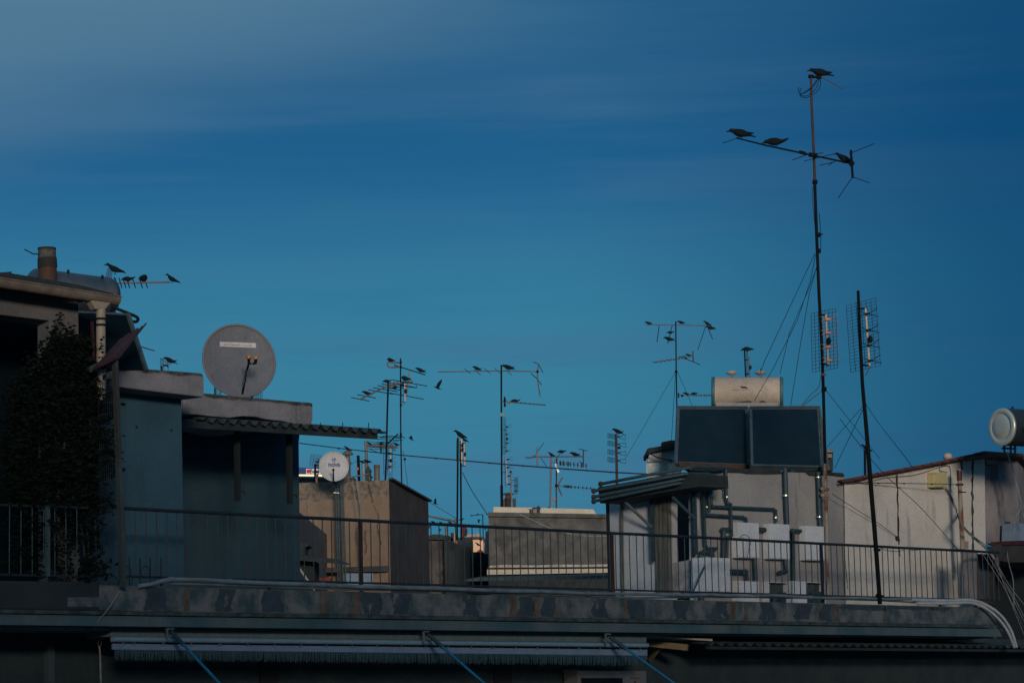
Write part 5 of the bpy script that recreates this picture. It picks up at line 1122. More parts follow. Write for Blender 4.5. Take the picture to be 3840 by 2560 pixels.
cb_ = W(3609, 1817, 1.5); T([V((pt.x, pt.y, cb_.z - .02)), V((pt.x, pt.y, cb_.z + .02))], .075, 10).build('wire_tie', 'steel_rust', rp)
T([W(3596, 1843, 1.45), W(3622, 1845, 1.45)], .012, 5).build('wire_tie', 'wire', rp)
# bundle of cables from yellow box to far right
bnd = [(3545, 1830), (3566, 1860), (3580, 1895), (3594, 1930), (3604, 1960), (3625, 1990), (3655, 2018), (3690, 2048), (3715, 2075), (3735, 2105), (3742, 2120)]
tag(T(smooth([W(x, y, wR - .03 if x < 3600 else (1.2 if x < 3700 else .1)) for x, y in bnd], 3), .022, 7).build('cable_bundle', 'cable_pale'), 'taped bundle of grey cables slanting from the yellow box to the right', 'cable')
tag(T(smooth([W(x, y, wR - .06 if x < 3600 else (1.1 if x < 3700 else .05)) for x, y in [(3548, 1828), (3570, 1870), (3590, 1925), (3600, 1955), (3640, 2000), (3692, 2040), (3722, 2062), (3740, 2100)]], 3), .008, 5).build('cable', 'cable_dark'), 'thin dark cable running beside the taped grey bundle', 'cable')
for k, l in enumerate([[(3742, 2118), (3770, 2180), (3810, 2250), (3850, 2330)], [(3738, 2110), (3765, 2190), (3795, 2260), (3850, 2370)], [(3745, 2122), (3790, 2200), (3860, 2290)], [(3680, 2068), (3720, 2130), (3770, 2210), (3800, 2280), (3850, 2400)], [(3700, 2070), (3740, 2140), (3790, 2225), (3850, 2350)]]):
    cable([W(x, y, .0 - .03 * k) for x, y in l], .007, ['pale cable fanning out lowest left from the knot at the right edge', 'second pale cable fanning from the knot at the right edge', 'uppermost pale cable fanning from the knot at the right edge', 'pale cable from the railing end slanting to the lower right', 'pale cable beside it from the railing end to the right edge'][k], 'cable_pale', group='loose cables hanging at the right edge')
tag(MB().blob(W(3738, 2108, .02), .05, .05, .12, 7).build('cable_knot', 'cable_brown'), 'knot of tied cables at the railing end on the right', 'cable')
for k, l in enumerate([[(3777, 1694), (3790, 1745), (3808, 1800), (3822, 1850), (3835, 1920), (3850, 1980)], [(3780, 1694), (3800, 1760), (3815, 1830), (3838, 1900), (3850, 1930)], [(3800, 2030 - 90), (3812, 1945), (3804, 1960), (3805, 1990), (3790, 2010), (3780, 2040), (3778, 2080), (3785, 2120), (3800, 2180), (3802, 2290)], [(3812, 1880), (3826, 1900), (3820, 1920), (3808, 1938)]]):
    cable([W(x, y, 1.4 if k < 2 or k == 3 else (.9 if y < 2060 else .3)) for x, y in l], .008, ['pale cable falling from the tiled roof below the right tank', 'second pale cable falling from the tiled roof below the right tank', 'thin cable meandering down the dark pier at the right', 'short curl of cable at the right edge of the dark pier'][k], 'cable_pale', group='loose cables hanging at the right edge')
cable([W(3120, 1850, 1.75), W(3200, 1902, 1.8), W(3300, 1965, 1.85), W(3366, 2014, 1.92)], .006, 'thin wire from the rusty mast to a hole in the cream wall')
cable([W(3150, 1570, 1.2), W(3300, 1760, 1.2), W(3450, 1900, .9), W(3590, 2057, .1)], .006, 'guy wire crossing the cream wall to the top rail', 'wire', 'guy_wire', 'wire')
# ------------------------------------------------------------------ solar heater on the roof (two collectors)
YS = 53.0
hs = thing('solar_water_heater', P(2810, 1790, YS), 'cream solar water tank above two large dark collectors on the house roof', 'solar heater')
A22 = R_(20); Dx = V((math.cos(A22), math.sin(A22), 0)); Nx = V((math.sin(A22), -math.cos(A22), 0))
def colq(tl, tr3, br3, bl): return [P(*tl, YS + 1.3), P(*tr3, YS + 2.0), P(*br3, YS + .7), P(*bl, YS)]
for nm, q in (('left', colq((2541, 1527), (2803, 1528), (2808, 1746), (2532, 1736))), ('right', colq((2812, 1528), (3072, 1527), (3086, 1752), (2817, 1746)))):
    nrm = (q[1] - q[0]).cross(q[3] - q[0]).normalized()
    if nrm.y > 0: nrm = -nrm
    c_ = MB().prism(q, -nrm * .10).build('collector', 'collector_frame', hs, .006)
    cen = sum(q, V((0, 0, 0))) / 4
    iq = [cen + (p - cen) * (1 - .065) + nrm * .004 for p in q]
    MB().prism(iq, -nrm * .004).build('glass', 'collector_glass', c_)
    fr_ = MB()
    for i in range(4): fr_.bar(q[i] + nrm * .01, q[(i + 1) % 4] + nrm * .01, .045, .03, nrm)
    fr_.build('frame', 'collector_frame', c_)
MB().bar(P(2545, 1741, YS), P(3094, 1760, YS + 1.4), .09, .07, Z).build('bottom_rail', 'steel_rust', hs)
for x, x2 in ((2560, 2600), (2740, 2760), (2875, 2850), (3080, 3060)): MB().bar(P(x, 1748, YS + .5), P(x2, 1775, YS + 1), .05, .05).build('leg', 'rail_dark', hs)
for x in (2780, 2960, 3075, 2620): MB().bar(P(x, 1700, YS + 1.8), P(x, 1775, YS + 1.8), .06, .06).build('leg', 'tar', hs)
MB().prism([P(3060, 1535, YS + 2.0), P(3078, 1535, YS + 2.0), P(3112, 1760, YS + 1), P(3070, 1760, YS + 1)], V((0, .05, 0))).build('side_rail', 'collector_frame', hs)
t0, t1 = P(2668, 1473, YS + 2.6), P(2937, 1473, YS + 2.47); ax_ = (t1 - t0).normalized(); ln = (t1 - t0).length; rr_ = 60.5 * (YS + 2.7) / F
tk = MB(); tk._lathe(t0, ax_, [(.07, rr_ * .985), (ln - .07, rr_ * .985)], 40); tko = tk.build('tank', 'tank_cream', hs)
for s_, e_ in ((0, .08), (ln - .08, ln)):
    cm = MB(); pr = [(s_ - .001, .01), (s_, rr_ * .96), (s_ + .01, rr_), (e_ - .01, rr_), (e_, rr_ * .96), (e_ + .001, .01)]; cm._lathe(t0, ax_, pr, 40); cm.build('end_cap', 'tank_green', hs)
MB().prism([P(2686, 1508, YS + 2.15), P(2919, 1509, YS + 2.05), P(2916, 1530, YS + 2.05), P(2684, 1532, YS + 2.15)], V((0, .05, 0))).build('cover_plate', 'tank_grey', hs)
MB().prism([P(2755, 1509, YS + 2.1), P(2790, 1503, YS + 2.1), P(2812, 1501, YS + 2.1), P(2822, 1509, YS + 2.1)], V((0, .05, 0))).build('torn_flap', 'post_old', hs)
MB().prism([P(2846, 1509, YS + 2.08), P(2850, 1503, YS + 2.08), P(2862, 1501, YS + 2.08), P(2876, 1509, YS + 2.08)], V((0, .02, 0))).build('rust_stain', 'flue', hs)
nT = Nx
def tank_pt(px, py, lift=.004):
    r = ray(px, py); best = None                         # ray / cylinder
    o = CAM - t0; d = r; dd = d - ax_ * d.dot(ax_); oo = o - ax_ * o.dot(ax_)
    A_, B_, C_ = dd.dot(dd), 2 * dd.dot(oo), oo.dot(oo) - (rr_ * .985 + lift) ** 2
    disc = max(B_ * B_ - 4 * A_ * C_, 0); return CAM + r * ((-B_ - math.sqrt(disc)) / (2 * A_))
def decal(pl, m, nm, lift=.004): MB().add([tank_pt(x, y, lift) for x, y in pl], [list(range(len(pl)))]).build(nm, m, hs)
for (xa, ya, xb, yb_, wd) in ((2769, 1429, 2774, 1430, 3), (2771, 1423, 2786, 1430, 3.4), (2782, 1421, 2786, 1424, 2), (2796, 1420, 2796, 1425, 3), (2810, 1421, 2804, 1426, 3), (2815, 1427, 2808, 1430, 3), (2837, 1427, 2828, 1430, 2.4)):
    dx, dy = xb - xa, yb_ - ya; L_ = math.hypot(dx, dy); ox, oy = -dy / L_ * wd / 2, dx / L_ * wd / 2
    decal([(xa + ox, ya + oy), (xb + ox, yb_ + oy), (xb - ox, yb_ - oy), (xa - ox, ya - oy)], 'white_sheet', 'logo_ray')
decal([(2790, 1434), (2795, 1436), (2803, 1433), (2803, 1435), (2796, 1437.5), (2789, 1436)], 'wood_pale', 'logo_ray')
decal([(2776, 1447), (2780, 1447), (2787, 1449), (2797, 1449), (2802, 1453), (2806, 1457), (2800, 1456), (2782, 1455), (2777, 1451)], 'tar', 'logo_patch')
decal([(2775, 1448), (2777, 1444), (2781, 1448), (2777, 1451)], 'orange_plastic', 'logo_patch', .006)
rt3 = random.Random(6)
for x in [2733] + list(range(2746, 2776, 4)) + list(range(2783, 2808, 4)) + [2847, 2852, 2855]:
    y = 1459 if x < 2830 else 1462; decal([(x, y + rt3.uniform(0, 1)), (x + 2.6, y + rt3.uniform(0, 1)), (x + 2.8, y + 2.6), (x + .4, y + 2.6 + rt3.uniform(0, 1))], 'ink', 'faded_lettering')
for x in (2744, 2852):
    c = P(x, 1408, YS + 2.6); MB()._lathe(c - Z * .06, Z, [(0, .02), (.04, .02)], 8).build('cap_stem', 'steel_rust', hs)
    MB()._lathe(P(x, 1398, YS + 2.6) - Z * .055, Z, [(0, .01), (.01, .05), (.035, .10), (.05, .115), (.055, .125), (.06, .125), (.065, .112), (.09, .085), (.105, .05), (.11, .01)], 16).build('relief_cap', 'tank_cream', hs)
T([P(2853, 1388, YS + 2.6), P(2853, 1380, YS + 2.6)], .014, 6).build('valve', 'steel_rust', hs)
MB().blob(P(2983, 1697, YS + .9), .018, .01, .018, 6).build('white_spot', 'clip', hs)
# foil wrapped roof box at left
fb3 = thing('foil_wrapped_tank', P(2470, 1780, 56), 'foil wrapped roof box with corrugated top, left of the solar collectors', 'roof box')
rb = random.Random(8); nn_ = 9
ft = [P(2424 + i * 16, 1716 - 1.5 * i + rb.uniform(-3, 3) + (5 if i < 2 else 0), 56 + rb.uniform(-.04, .04)) for i in range(nn_)]; fbm = [P(2423 + i * 16, 1790, 56 + rb.uniform(-.04, .04)) for i in range(nn_)]
fm = [(a_ + b_) / 2 + V((0, rb.uniform(-.08, .08), 0)) for a_, b_ in zip(ft, fbm)]
m_ = MB(); m_.add(ft + fm + fbm, [[i, i + 1, i + 1 + nn_, i + nn_] for i in range(nn_ - 1)] + [[i + nn_, i + 1 + nn_, i + 1 + 2 * nn_, i + 2 * nn_] for i in range(nn_ - 1)])
m_.block([P(2424, 1722, 56.1), P(2552, 1705, 56.1), P(2552, 1705, 58), P(2424, 1722, 58)], P(2424, 1800, 56).z); m_.build('foil_wrap', 'foil', fb3)
m_ = MB(); 
for i in range(14): y = 1694 + i * 2.4; m_.tube([P(2436 - i * .6, y + 4, 55.9), P(2545, y - 10 + i * .6, 55.9)], .009, 5)
m_.build('corrugated_side', 'zinc', fb3)
MB().prism([P(2429, 1680, 55.7), P(2545, 1660, 55.7), P(2545, 1674, 55.7), P(2436, 1697, 55.7), P(2429, 1694, 55.7)], V((0, 2, 0))).build('roof_slab', 'tar', fb3)
MB().prism([P(2482, 1657, 56), P(2515, 1650, 56), P(2545, 1651, 56), P(2545, 1664, 56), P(2482, 1672, 56)], V((0, .4, 0))).build('brick_row', 'brick', fb3)
cable([P(2420, 1700, 55.6), P(2440, 1702, 55.6), P(2470, 1716, 55.6), P(2510, 1724, 55.6), P(2530, 1730, 55.6)], .014, 'dark strap lying across the foil wrapped roof box')
# cap chimney right of collectors
mc = thing('chimney_cowl', P(3112, 1760, 58), 'boxy metal chimney cowl just right of the tall mast foot', 'chimney')
MB().prism([P(3085, 1684, 57), P(3124, 1690, 57), P(3124, 1765, 57), P(3085, 1765, 57)], V((0, .4, 0))).build('shaft', 'tar', mc)
MB().prism([P(3096, 1692, 56.9), P(3120, 1694, 56.9), P(3120, 1716, 56.9), P(3096, 1714, 56.9)], V((0, .1, 0))).build('band', 'chimney_metal', mc)
MB().prism([P(3090, 1686, 56.8), P(3112, 1684, 56.8), P(3122, 1687, 56.8), P(3128, 1697, 56.8), P(3090, 1697, 56.8)], V((0, .5, 0))).build('hood', 'chimney_metal', mc, .02)
# ------------------------------------------------------------------ tall mast with booms
YT = W(3100, 1900, 1.75).y
tm = ant(W(3104, 2262, 1.75), 'tallest rusty mast with a slanting boom, mesh panel and four large crows')
pl = [(3041, 288), (3044, 400), (3052, 580), (3056, 690)]
def mp(l, Y=YT): return [P(x, y, Y) for x, y in l]
T(mp(pl), [.024, .025, .026, .028], 10).build('upper_pole', 'pole_rust', tm)
T(mp([(3055, 680), (3063, 900), (3071, 1100), (3082, 1300), (3088, 1480), (3092, 1640), (3094, 1740)]), .030, 10).build('lower_pole', 'pole_dark', tm)
T(mp([(3094, 1738), (3096, 1830), (3100, 1960), (3104, 2240)]), .034, 10).build('foot_pole', 'pole_worn', tm)
for y, x in ((1832, 3096), (1855, 3097)): 
    MB().bar(P(x - 20, y, YT - .05), P(x + 14, y + 2, YT - .05), .05, .06, Z).build('bracket', 'pole_worn', tm)
for x, y in ((3055, 682), (3068, 940), (3089, 1458), (3066, 880)): T(mp([(x - 8, y), (x + 10, y + 1)]), .045, 8).build('clamp', 'pole_dark', tm)
T(mp([(3075, 880), (3086, 878)]), .012, 6).build('step_bolt', 'pole_dark', tm)
T(mp([(3088, 1400), (3089, 1408)]), .048, 10).build('tape_band', 'tile_pink', tm)
# top fitting
T(mp([(3033, 288), (3052, 289), (3078, 288)]), .028, 7).build('top_arm', 'pole_dark', tm)
T(mp([(3040, 282), (3041, 293)]), .05, 8).build('clamp', 'pole_dark', tm)
MB().blob(P(3070, 292, YT), .05, .05, .04, 6).build('clamp', 'pole_dark', tm)
for k, l in enumerate(([(3066, 300), (3050, 325), (3020, 348), (3000, 352), (2994, 340), (2995, 328)], [(3072, 300), (3058, 335), (3030, 358), (3008, 360), (3000, 348), (3003, 330)], [(3078, 298), (3075, 325), (3060, 348), (3030, 365), (3010, 366), (2998, 356)], [(3062, 302), (3040, 330), (2998, 358)])):
    T(smooth([P(x, y, YT - .1 + .07 * k) for x, y in l], 4), .007, 5).build('cable_loop', 'wire', tm)
T(mp([(3076, 288), (3120, 312), (3163, 337)]), .008, 5).build('element', 'steel_rust', tm)
# boom
bo = T([P(2762, 518, YT - 1.2), P(2870, 545, YT - .6), P(3048, 583, YT - .1), P(3190, 613, YT + .4)], [.015, .017, .019, .019], 8).build('boom', 'pole_dark', tm)
T([P(2998, 570, YT - .2), P(3020, 576, YT - .15)], .034, 8).build('joint', 'pole_dark', bo)
T([P(3035, 580, YT - .1), P(3062, 584, YT - .05)], .045, 8).build('clamp', 'pole_dark', bo)
for q0, q1 in (((2710, 537), (2760, 520)), ((2763, 518), (2812, 502)), ((2970, 601), (3028, 580)), ((3016, 604), (3130, 577)), ((3060, 576), (3087, 574)), ((3074, 620), (3128, 608)), ((3107, 620), (3130, 605)), ((3145, 603), (3198, 594))):
    T([P(*q0, YT - .2), P(*q1, YT + .2)], .0075, 5).build('element', 'wire', bo)
T(mp([(3191, 563), (3194, 612), (3198, 668)]), .024, 7).build('end_mast', 'pole_dark', bo)
T(mp([(3191, 563), (3193, 590)]), .022, 7).build('end_tip', 'tank_cream', bo)
MB().blob(P(3193, 615, YT), .05, .05, .05, 6).build('clamp', 'pole_dark', bo)
for q0, q1 in (((3184, 577), (3279, 539)), ((3196, 665), (3143, 743)), ((3200, 665), (3261, 686))): T([P(*q0, YT), P(*q1, YT)], .008, 5).build('element', 'wire', bo)
# mesh panel
def bay(root, tl_, tr_2, br_, bl_, Y, rows, cols, bar, bows, stand, box, tint):
    m_ = MB(); grid(m_, (P(*tl_, Y + .3), P(*tr_2, Y), P(*br_, Y), P(*bl_, Y + .3)), rows, cols, .0042); m_.build('mesh_reflector', 'mesh_wire', root)
    MB().bar(P(*bar[0], Y - .1), P(*bar[1], Y - .1), .028, .028, V((1, 0, 0))).build('feed_bar', 'alu_warm_lit', root)
    for a_, b2 in stand: MB().bar(P(*a_, Y + .05), P(*b2, Y - .1), .04, .03).build('standoff', 'black_plastic', root)
    for x, y in bows:
        m2 = MB(); c = P(x, y, Y - .16)
        for e in ((-26, -10), (-24, 8), (38, -22), (42, 9)): m2.tube([c + V((.02 if e[0] > 0 else -.02, 0, 0)), P(x + e[0], y + e[1], Y - .25)], .0065, 5)
        m2.prism([c + V((i * .045, 0, j * .018)) for i, j in ((-1, -1), (1, -1), (1, 1), (-1, 1))], V((0, -.03, 0))); m2.build('bow_tie_dipole', tint, root)
    MB().blob(P(*box, Y - .2), .045, .04, .07, 8).build('amplifier', 'black_plastic', root)
bay(tm, (3041, 1175), (3134, 1156), (3142, 1379), (3046, 1396), YT, 18, 8, ((3097, 1178), (3106, 1366)), [(3104, 1197), (3105, 1248), (3107, 1300), (3110, 1350)], [((3072, 1182), (3098, 1180)), ((3080, 1363), (3107, 1368))], (3108, 1278), 'orange_plastic')
for l in ([(3056, 950), (2868, 1352), (2850, 1400)], [(3058, 955), (3040, 1050), (2990, 1200), (2900, 1380), (2830, 1500)], [(3064, 1000), (3030, 1090), (2960, 1250), (2925, 1400)], [(3064, 995), (3035, 1100), (3005, 1270), (2965, 1520)], [(3072, 800), (3078, 880), (3078, 930)]):
    T([P(x, y, YT + .0) if i == 0 else P(x, y, YT + 1.5 * (i / len(l))) for i, (x, y) in enumerate(l)], .006, 4).build('guy_wire', 'wire', tm)
for l in ([(3080, 1400), (3070, 1450), (3045, 1475), (3005, 1520)], [(3085, 1464), (3050, 1490), (3000, 1530)]): T(smooth(mp(l), 4), .006, 4).build('cable', 'steel_rust', tm)
T([P(3095, 1460, YT), P(3190, 1580, YT + 1), P(3300, 1720, YT + 3)], .006, 4).build('guy_wire', 'wire', tm)
T(smooth(mp([(3048, 700), (3047, 740), (3056, 850), (3062, 900)]), 3), .005, 4).build('cable', 'wire', tm)
# leaning mast
YK = W(3290, 2250, -.06).y
km = ant(W(3302, 2264, -.06), 'leaning dark mast strapped to the railing, mesh panel on top, no bird')
T([P(x, y, YK + dy) for x, y, dy in ((3218, 1090, .3), (3222, 1200, .3), (3234, 1440, .2), (3250, 1620, .1), (3268, 1850, .05), (3284, 2040, 0), (3300, 2264, 0))], [.028, .029, .033, .038, .041, .041, .039], 10).build('pole', 'pole_dark', km)
bay(km, (3173, 1146), (3284, 1116), (3302, 1370), (3190, 1396), YK + .3, 22, 7, ((3246, 1156), (3261, 1372)), [(3252, 1177), (3257, 1238), (3260, 1295), (3264, 1352)], [((3216, 1157), (3250, 1158)), ((3228, 1366), (3262, 1372))], (3264, 1272), 'black_plastic')
T(smooth([P(3262, 1378, YK + .1), P(3252, 1395, YK + .1), P(3246, 1408, YK + .15)], 3), .006, 4).build('cable', 'steel_rust', km)
for q0, q1 in (((3239, 1520), (3102, 1675)), ((3238, 1530), (3130, 1755))): T([P(*q0, YK + .2), P(*q1, YK + 5)], .006, 4).build('guy_wire', 'wire', km)
T([P(3238, 1500, YK + .2), P(3290, 1580, YK - .1), P(3400, 1720, YK), W(3420, 1750, 1.5)], .006, 4).build('guy_wire', 'wire', km)
T([W(3280, 2060, -.02), W(3298, 2061, -.02)], .03, 6).build('strap', 'wire', km); T([W(3288, 2230, -.02), W(3310, 2236, -.02)], .03, 6).build('strap', 'wire', km)
# small perch pole behind the tiles
a = ant(P(3245, 1780, 66), 'short pole with a thin ladder grid and one crow behind the tiled roof')
T([P(3243, 1686, 66), P(3244, 1790, 66)], .03, 7).build('pole', 'pole_dark', a)
m_ = MB(); grid(m_, (P(3248, 1690, 66), P(3252, 1690, 66), P(3252, 1780, 66), P(3248, 1780, 66)), 10, 2, .004); m_.tube([P(3244, 1710, 66), P(3254, 1710, 66)], .02, 5); m_.build('mesh_reflector', 'mesh_wire', a)
cl = MB(); b_ = P(3555, 1728, 58); cl._lathe(b_, Z, [(-.8, .07), (.05, .07), (.06, .10), (.12, .10), (.16, .07), (.18, .01)], 14)
tag(cl.build('chimney_cowl', 'tank_cream'), 'small domed pale chimney cowl just above the red tiled roof', 'chimney')
# right tank
rt4 = thing('water_tank', P(3800, 1690, 51), 'dark horizontal water tank with pale round end cap on the tiled roof', 'water tank')
Yt = 51.0; ct = P(3757, 1600, Yt); az = R_(57); axt = V((math.sin(az), math.cos(az), 0)); rT = 71.5 * Yt / F
m_ = MB(); m_._lathe(ct, axt, [(.0, rT * .985), (.02, rT), (.05, rT), (.06, rT * .985), (1.9, rT * .985), (1.95, rT * .5), (1.96, .01)], 48); m_.build('body', 'tank_dark', rt4)
m_ = MB(); m_._lathe(ct, axt, [(.03, rT * 1.002), (-.01, rT * .985), (-.025, rT * .93), (-.028, rT * .72), (-.015, rT * .70), (-.018, rT * .67), (-.034, rT * .6), (-.042, rT * .3), (-.044, .005)], 48); m_.build('end_cap', 'cap_metal', rt4)
T([P(3797, 1532, Yt + .3), P(3797, 1524, Yt + .3)], .02, 8).build('valve', 'black_plastic', rt4)
for x in (3766, 3790, 3806): T([P(x, 1665, Yt + .3), P(x + 1, 1700, Yt + .3)], .022, 7).build('leg', 'black_plastic', rt4)
MB().bar(P(3758, 1680, Yt + .3), P(3810, 1682, Yt + .4), .05, .03).build('leg', 'black_plastic', rt4)
MB().blob(P(3840, 1610, Yt - .15), .04, .04, .07, 8).build('valve', 'black_plastic', rt4)
tag(MB().prism(gq([(3822, 1960), (3850, 1965), (3850, 2030), (3820, 2028)], 1.7), -N * .4).build('water_barrel', 'blue_sheet'), 'blue grey barrel cut off by the right edge', 'barrel')
# long twin cable
pts = [(1122, 1661), (1280, 1681), (1500, 1705), (1900, 1740), (2140, 1758), (2300, 1769), (2560, 1783), (2720, 1790), (2900, 1797), (3040, 1802), (3250, 1809), (3480, 1813), (3600, 1816)]
ya, yb2 = W(1122, 1661, 2.9).y, W(3600, 1816, 1.4).y
tc = thing('overhead_cable', P(1122, 1661, ya), 'long twin overhead cable strung from the lower hut across to the rusty pipe', 'cable')
for k in (0, 1):
    T([P(x, y + k * 2.6 * math.sin((x - 1122) / 2480 * math.pi) , ya + (yb2 - ya) * (x - 1122) / 2478) for x, y in pts], .0075 if k == 0 else .005, 5).build('strand', 'cable_dark', tc)
for x in (1270, 1635, 1836, 1960, 2200, 2290, 2440, 2830, 3294, 3390, 3495):
    for i in range(len(pts) - 1):
        if pts[i][0] <= x <= pts[i + 1][0]:
            t = (x - pts[i][0]) / (pts[i + 1][0] - pts[i][0]); y = pts[i][1] + t * (pts[i + 1][1] - pts[i][1]); Y = ya + (yb2 - ya) * (x - 1122) / 2478
            T([P(x - 4, y + 1, Y), P(x + 4, y + 1.4, Y)], .014, 6).build('clip', 'black_plastic', tc); break

# ------------------------------------------------------------------ crows
def crow_mesh(head=0.0, pitch=0.0, tail=0.0, fork=0.0, hx=0.0, puff=1.0, legs=True):
    m_ = MB()
    ax0 = [(-.47, .085 + tail, .05, .010), (-.30, .12 + tail * .6, .05, .026), (-.20, .14 + tail * .2, .065, .055), (-.10, .165, .10, .09), (.02, .18, .12, .112), (.13, .20, .12, .115), (.22, .228 + head * .3, .095, .096), (.29, .256 + head * .65, .060, .064), (.335 + hx, .277 + head, .054, .060), (.38 + hx, .275 + head, .048, .052), (.41 + hx, .262 + head, .026, .028)]
    def ring(x, z, ry, rz, n=12):
        return [V((x, ry * puff * math.cos(2 * math.pi * j / n), z + rz * (puff if ry > .07 else 1) * math.sin(2 * math.pi * j / n))) for j in range(n)]
    n = 12; vs = []
    for q in ax0: vs += ring(*q)
    k = len(ax0); m_.add(vs, [[i * n + j, i * n + (j + 1) % n, (i + 1) * n + (j + 1) % n, (i + 1) * n + j] for i in range(k - 1) for j in range(n)] + [list(range(n))[::-1], [(k - 1) * n + j for j in range(n)]], True)
    for s in (-1, 1):      # folded wings
        w = [(.20, .235, .03), (.10, .235, .06), (-.05, .205, .065), (-.20, .165, .045), (-.32, .15 + fork * .5, .025), (-.42, .14 + fork, .005)]
        vs = []
        for i, (x, z, h) in enumerate(w):
            y = s * (.075, .108, .10, .07, .045, .03)[i] * (puff if i < 4 else 1)
            vs += [V((x, y, z + h)), V((x, y + s * .014, z)), V((x, y * .9, z - h)), V((x, y * .5, z))]
        m_.add(vs, [[i * 4 + j, i * 4 + (j + 1) % 4, i * 4 + 4 + (j + 1) % 4, i * 4 + 4 + j] for i in range(len(w) - 1) for j in range(4)], True)
    rot = Matrix.Rotation(-pitch, 3, 'Y'); piv = V((.02, 0, .1))
    m_.v = [piv + rot @ (q - piv) for q in m_.v]
    bt = [V((.40 + hx, 0, .262 + head)), V((.45 + hx, 0, .255 + head)), V((.53 + hx, 0, .225 + head))]
    bt = [piv + rot @ (q - piv) for q in bt]
    if legs:
        for s in (-1, 1):
            m_.tube([V((-.02, s * .035, .12)), V((.0, s * .035, .055)), V((.01, s * .035, .0))], [.022, .009, .008], 5)
            for dx in (.05, -.035): m_.tube([V((.01, s * .035, .006)), V((.01 + dx, s * .035, .004))], .007, 4)
    bk = MB(); bk.tube(bt, [.030, .025, .004], 7)
    return m_, bk
VAR = {}
for nm, kw in dict(level=dict(fork=.045, tail=-.02), up=dict(head=.05, pitch=.14), down=dict(head=-.08, hx=.02, pitch=-.1), alert=dict(head=.07, pitch=.24, hx=-.03), forked=dict(fork=.09, tail=-.02, pitch=.1), hunch=dict(head=-.04, hx=-.08, puff=1.2, fork=.03), raised=dict(tail=.14, fork=.05, head=-.05, pitch=-.12), steep=dict(head=.03, pitch=.2, hx=-.01)).items():
    m_, bk = crow_mesh(**kw); a_ = MB(); a_.add(m_.v, m_.f, True); full = MB(); full.add(m_.v, m_.f, True); full.add(bk.v, bk.f, True)
    def mk(b, n2, mt):
        me = bpy.data.meshes.new(n2); me.from_pydata([tuple(q) for q in b.v], [], b.f); me.materials.append(MATS[mt]); me.update()
        for p in me.polygons: p.use_smooth = True
        return me
    VAR[nm] = (mk(m_, 'crow', 'crow'), mk(bk, 'beak', 'beak'), mk(full, 'crow', 'crow'))
def crow(x0, x1, yf, Y, var, face, label, yaw=None, L=None):
    """x0..x1 pixel extent, yf feet row; face -1 looks left, +1 right"""
    body, beak, full = VAR[var]
    ya_ = (0 if face > 0 else math.pi) if yaw is None else R_(yaw)
    fx = (x0 + x1) / 2
    L = L or abs((x1 - x0) * Y / F / .975)
    big = (x1 - x0) > 60
    o = bpy.data.objects.new('crow', body if big else full); COL.objects.link(o)
    o.location = P(fx, yf, Y) - Z * .04 * L; o.rotation_euler = (0, 0, ya_); L *= 1.06; o.scale = (L, L * 1.2, L * (1.14 if big else 1.38))
    if big:
        k = bpy.data.objects.new('beak', beak); COL.objects.link(k); k.parent = o
    tag(o, label, 'crow', 'crows perched on the antennas and roofs'); return o
B = 'crow'
crow(391, 473, 1024, YL, 'up', -1, 'crow perched highest on the left antenna mesh, bill to the left')
crow(455, 509, 1058, YL, 'raised', -1, 'crow on the left boom with tail up, just below the highest one')
crow(518, 556, 1058, YL, 'hunch', 1, 'round hunched crow seen from behind, third on the left boom', 70, .36)
crow(615, 678, 1058, YL, 'alert', -1, 'crow at the right tip of the left boom, head raised')
crow(612, 667, 1364, 72, 'forked', -1, 'crow on the tiny antenna left of the grey satellite dish')
crow(1453, 1478, 1358, 100, 'hunch', -1, 'small crow on the bent loop arm of the slender mast', 200, .38)
crow(1557, 1600, 1398, 99.7, 'forked', -1, 'crow on the descending arm right of the slender mast top')
crow(1499, 1545, 1429, 99.5, 'hunch', -1, 'bulky crow right beside the slender mast, on the slanting yagi')
crow(1435, 1471, 1437, 100, 'raised', -1, 'crow atop the thick left mast with tail raised')
crow(1357, 1396, 1482, 100, 'level', -1, 'crow near the lower left end of the long slanting yagi')
crow(1464, 1494, 1460, 99.6, 'hunch', 1, 'crow half hidden under the slanting yagi between the two masts')
crow(1376, 1396, 1669, 105, 'steep', 1, 'small crow at the left end of the low horizontal antenna', 150, .26)
crow(1420, 1441, 1668, 105, 'hunch', 1, 'small crow in the middle of the low horizontal antenna', 60, .3)
crow(1475, 1498, 1672, 105, 'level', -1, 'small crow at the right end of the low horizontal antenna', 200, .3)
crow(1288, 1321, 1690, 76, 'steep', -1, 'crow on the conical chimney hat right above the nova dish')
crow(1346, 1372, 1737, 79.5, 'level', -1, 'dark crow left on the comb antenna right of the nova dish')
crow(1362, 1396, 1737, 79.6, 'level', 1, 'dark crow right on the comb antenna, tail out to the right', 175)
crow(1382, 1402, 1793, 77, 'level', -1, 'small crow at the edge of the beige roof by the black cap')
crow(1700, 1754, 1642, 84, 'steep', -1, 'larger crow on top of the left twin pole')
crow(1727, 1759, 1656, 84, 'steep', -1, 'smaller crow just below it on the right twin pole')
crow(1719, 1741, 1952, 84, 'level', 1, 'crow on the twin poles low down, right above the top rail', 20)
crow(1510, 1526, 1726, 100, 'hunch', 1, 'tiny crow right of the slender mast above the bell cowl', 60, .22)
crow(1771, 1809, 1390, YM, 'forked', -1, 'crow on the left half of the central boom, round head', None)
crow(1882, 1934, 1389, YM, 'level', -1, 'crow right beside the top of the central mast')
crow(1914, 1953, 1512, YM, 'raised', -1, 'crow on the lower yagi of the central mast')
crow(2053, 2087, 1713, YN, 'steep', -1, 'left of three crows on the pale mast boom')
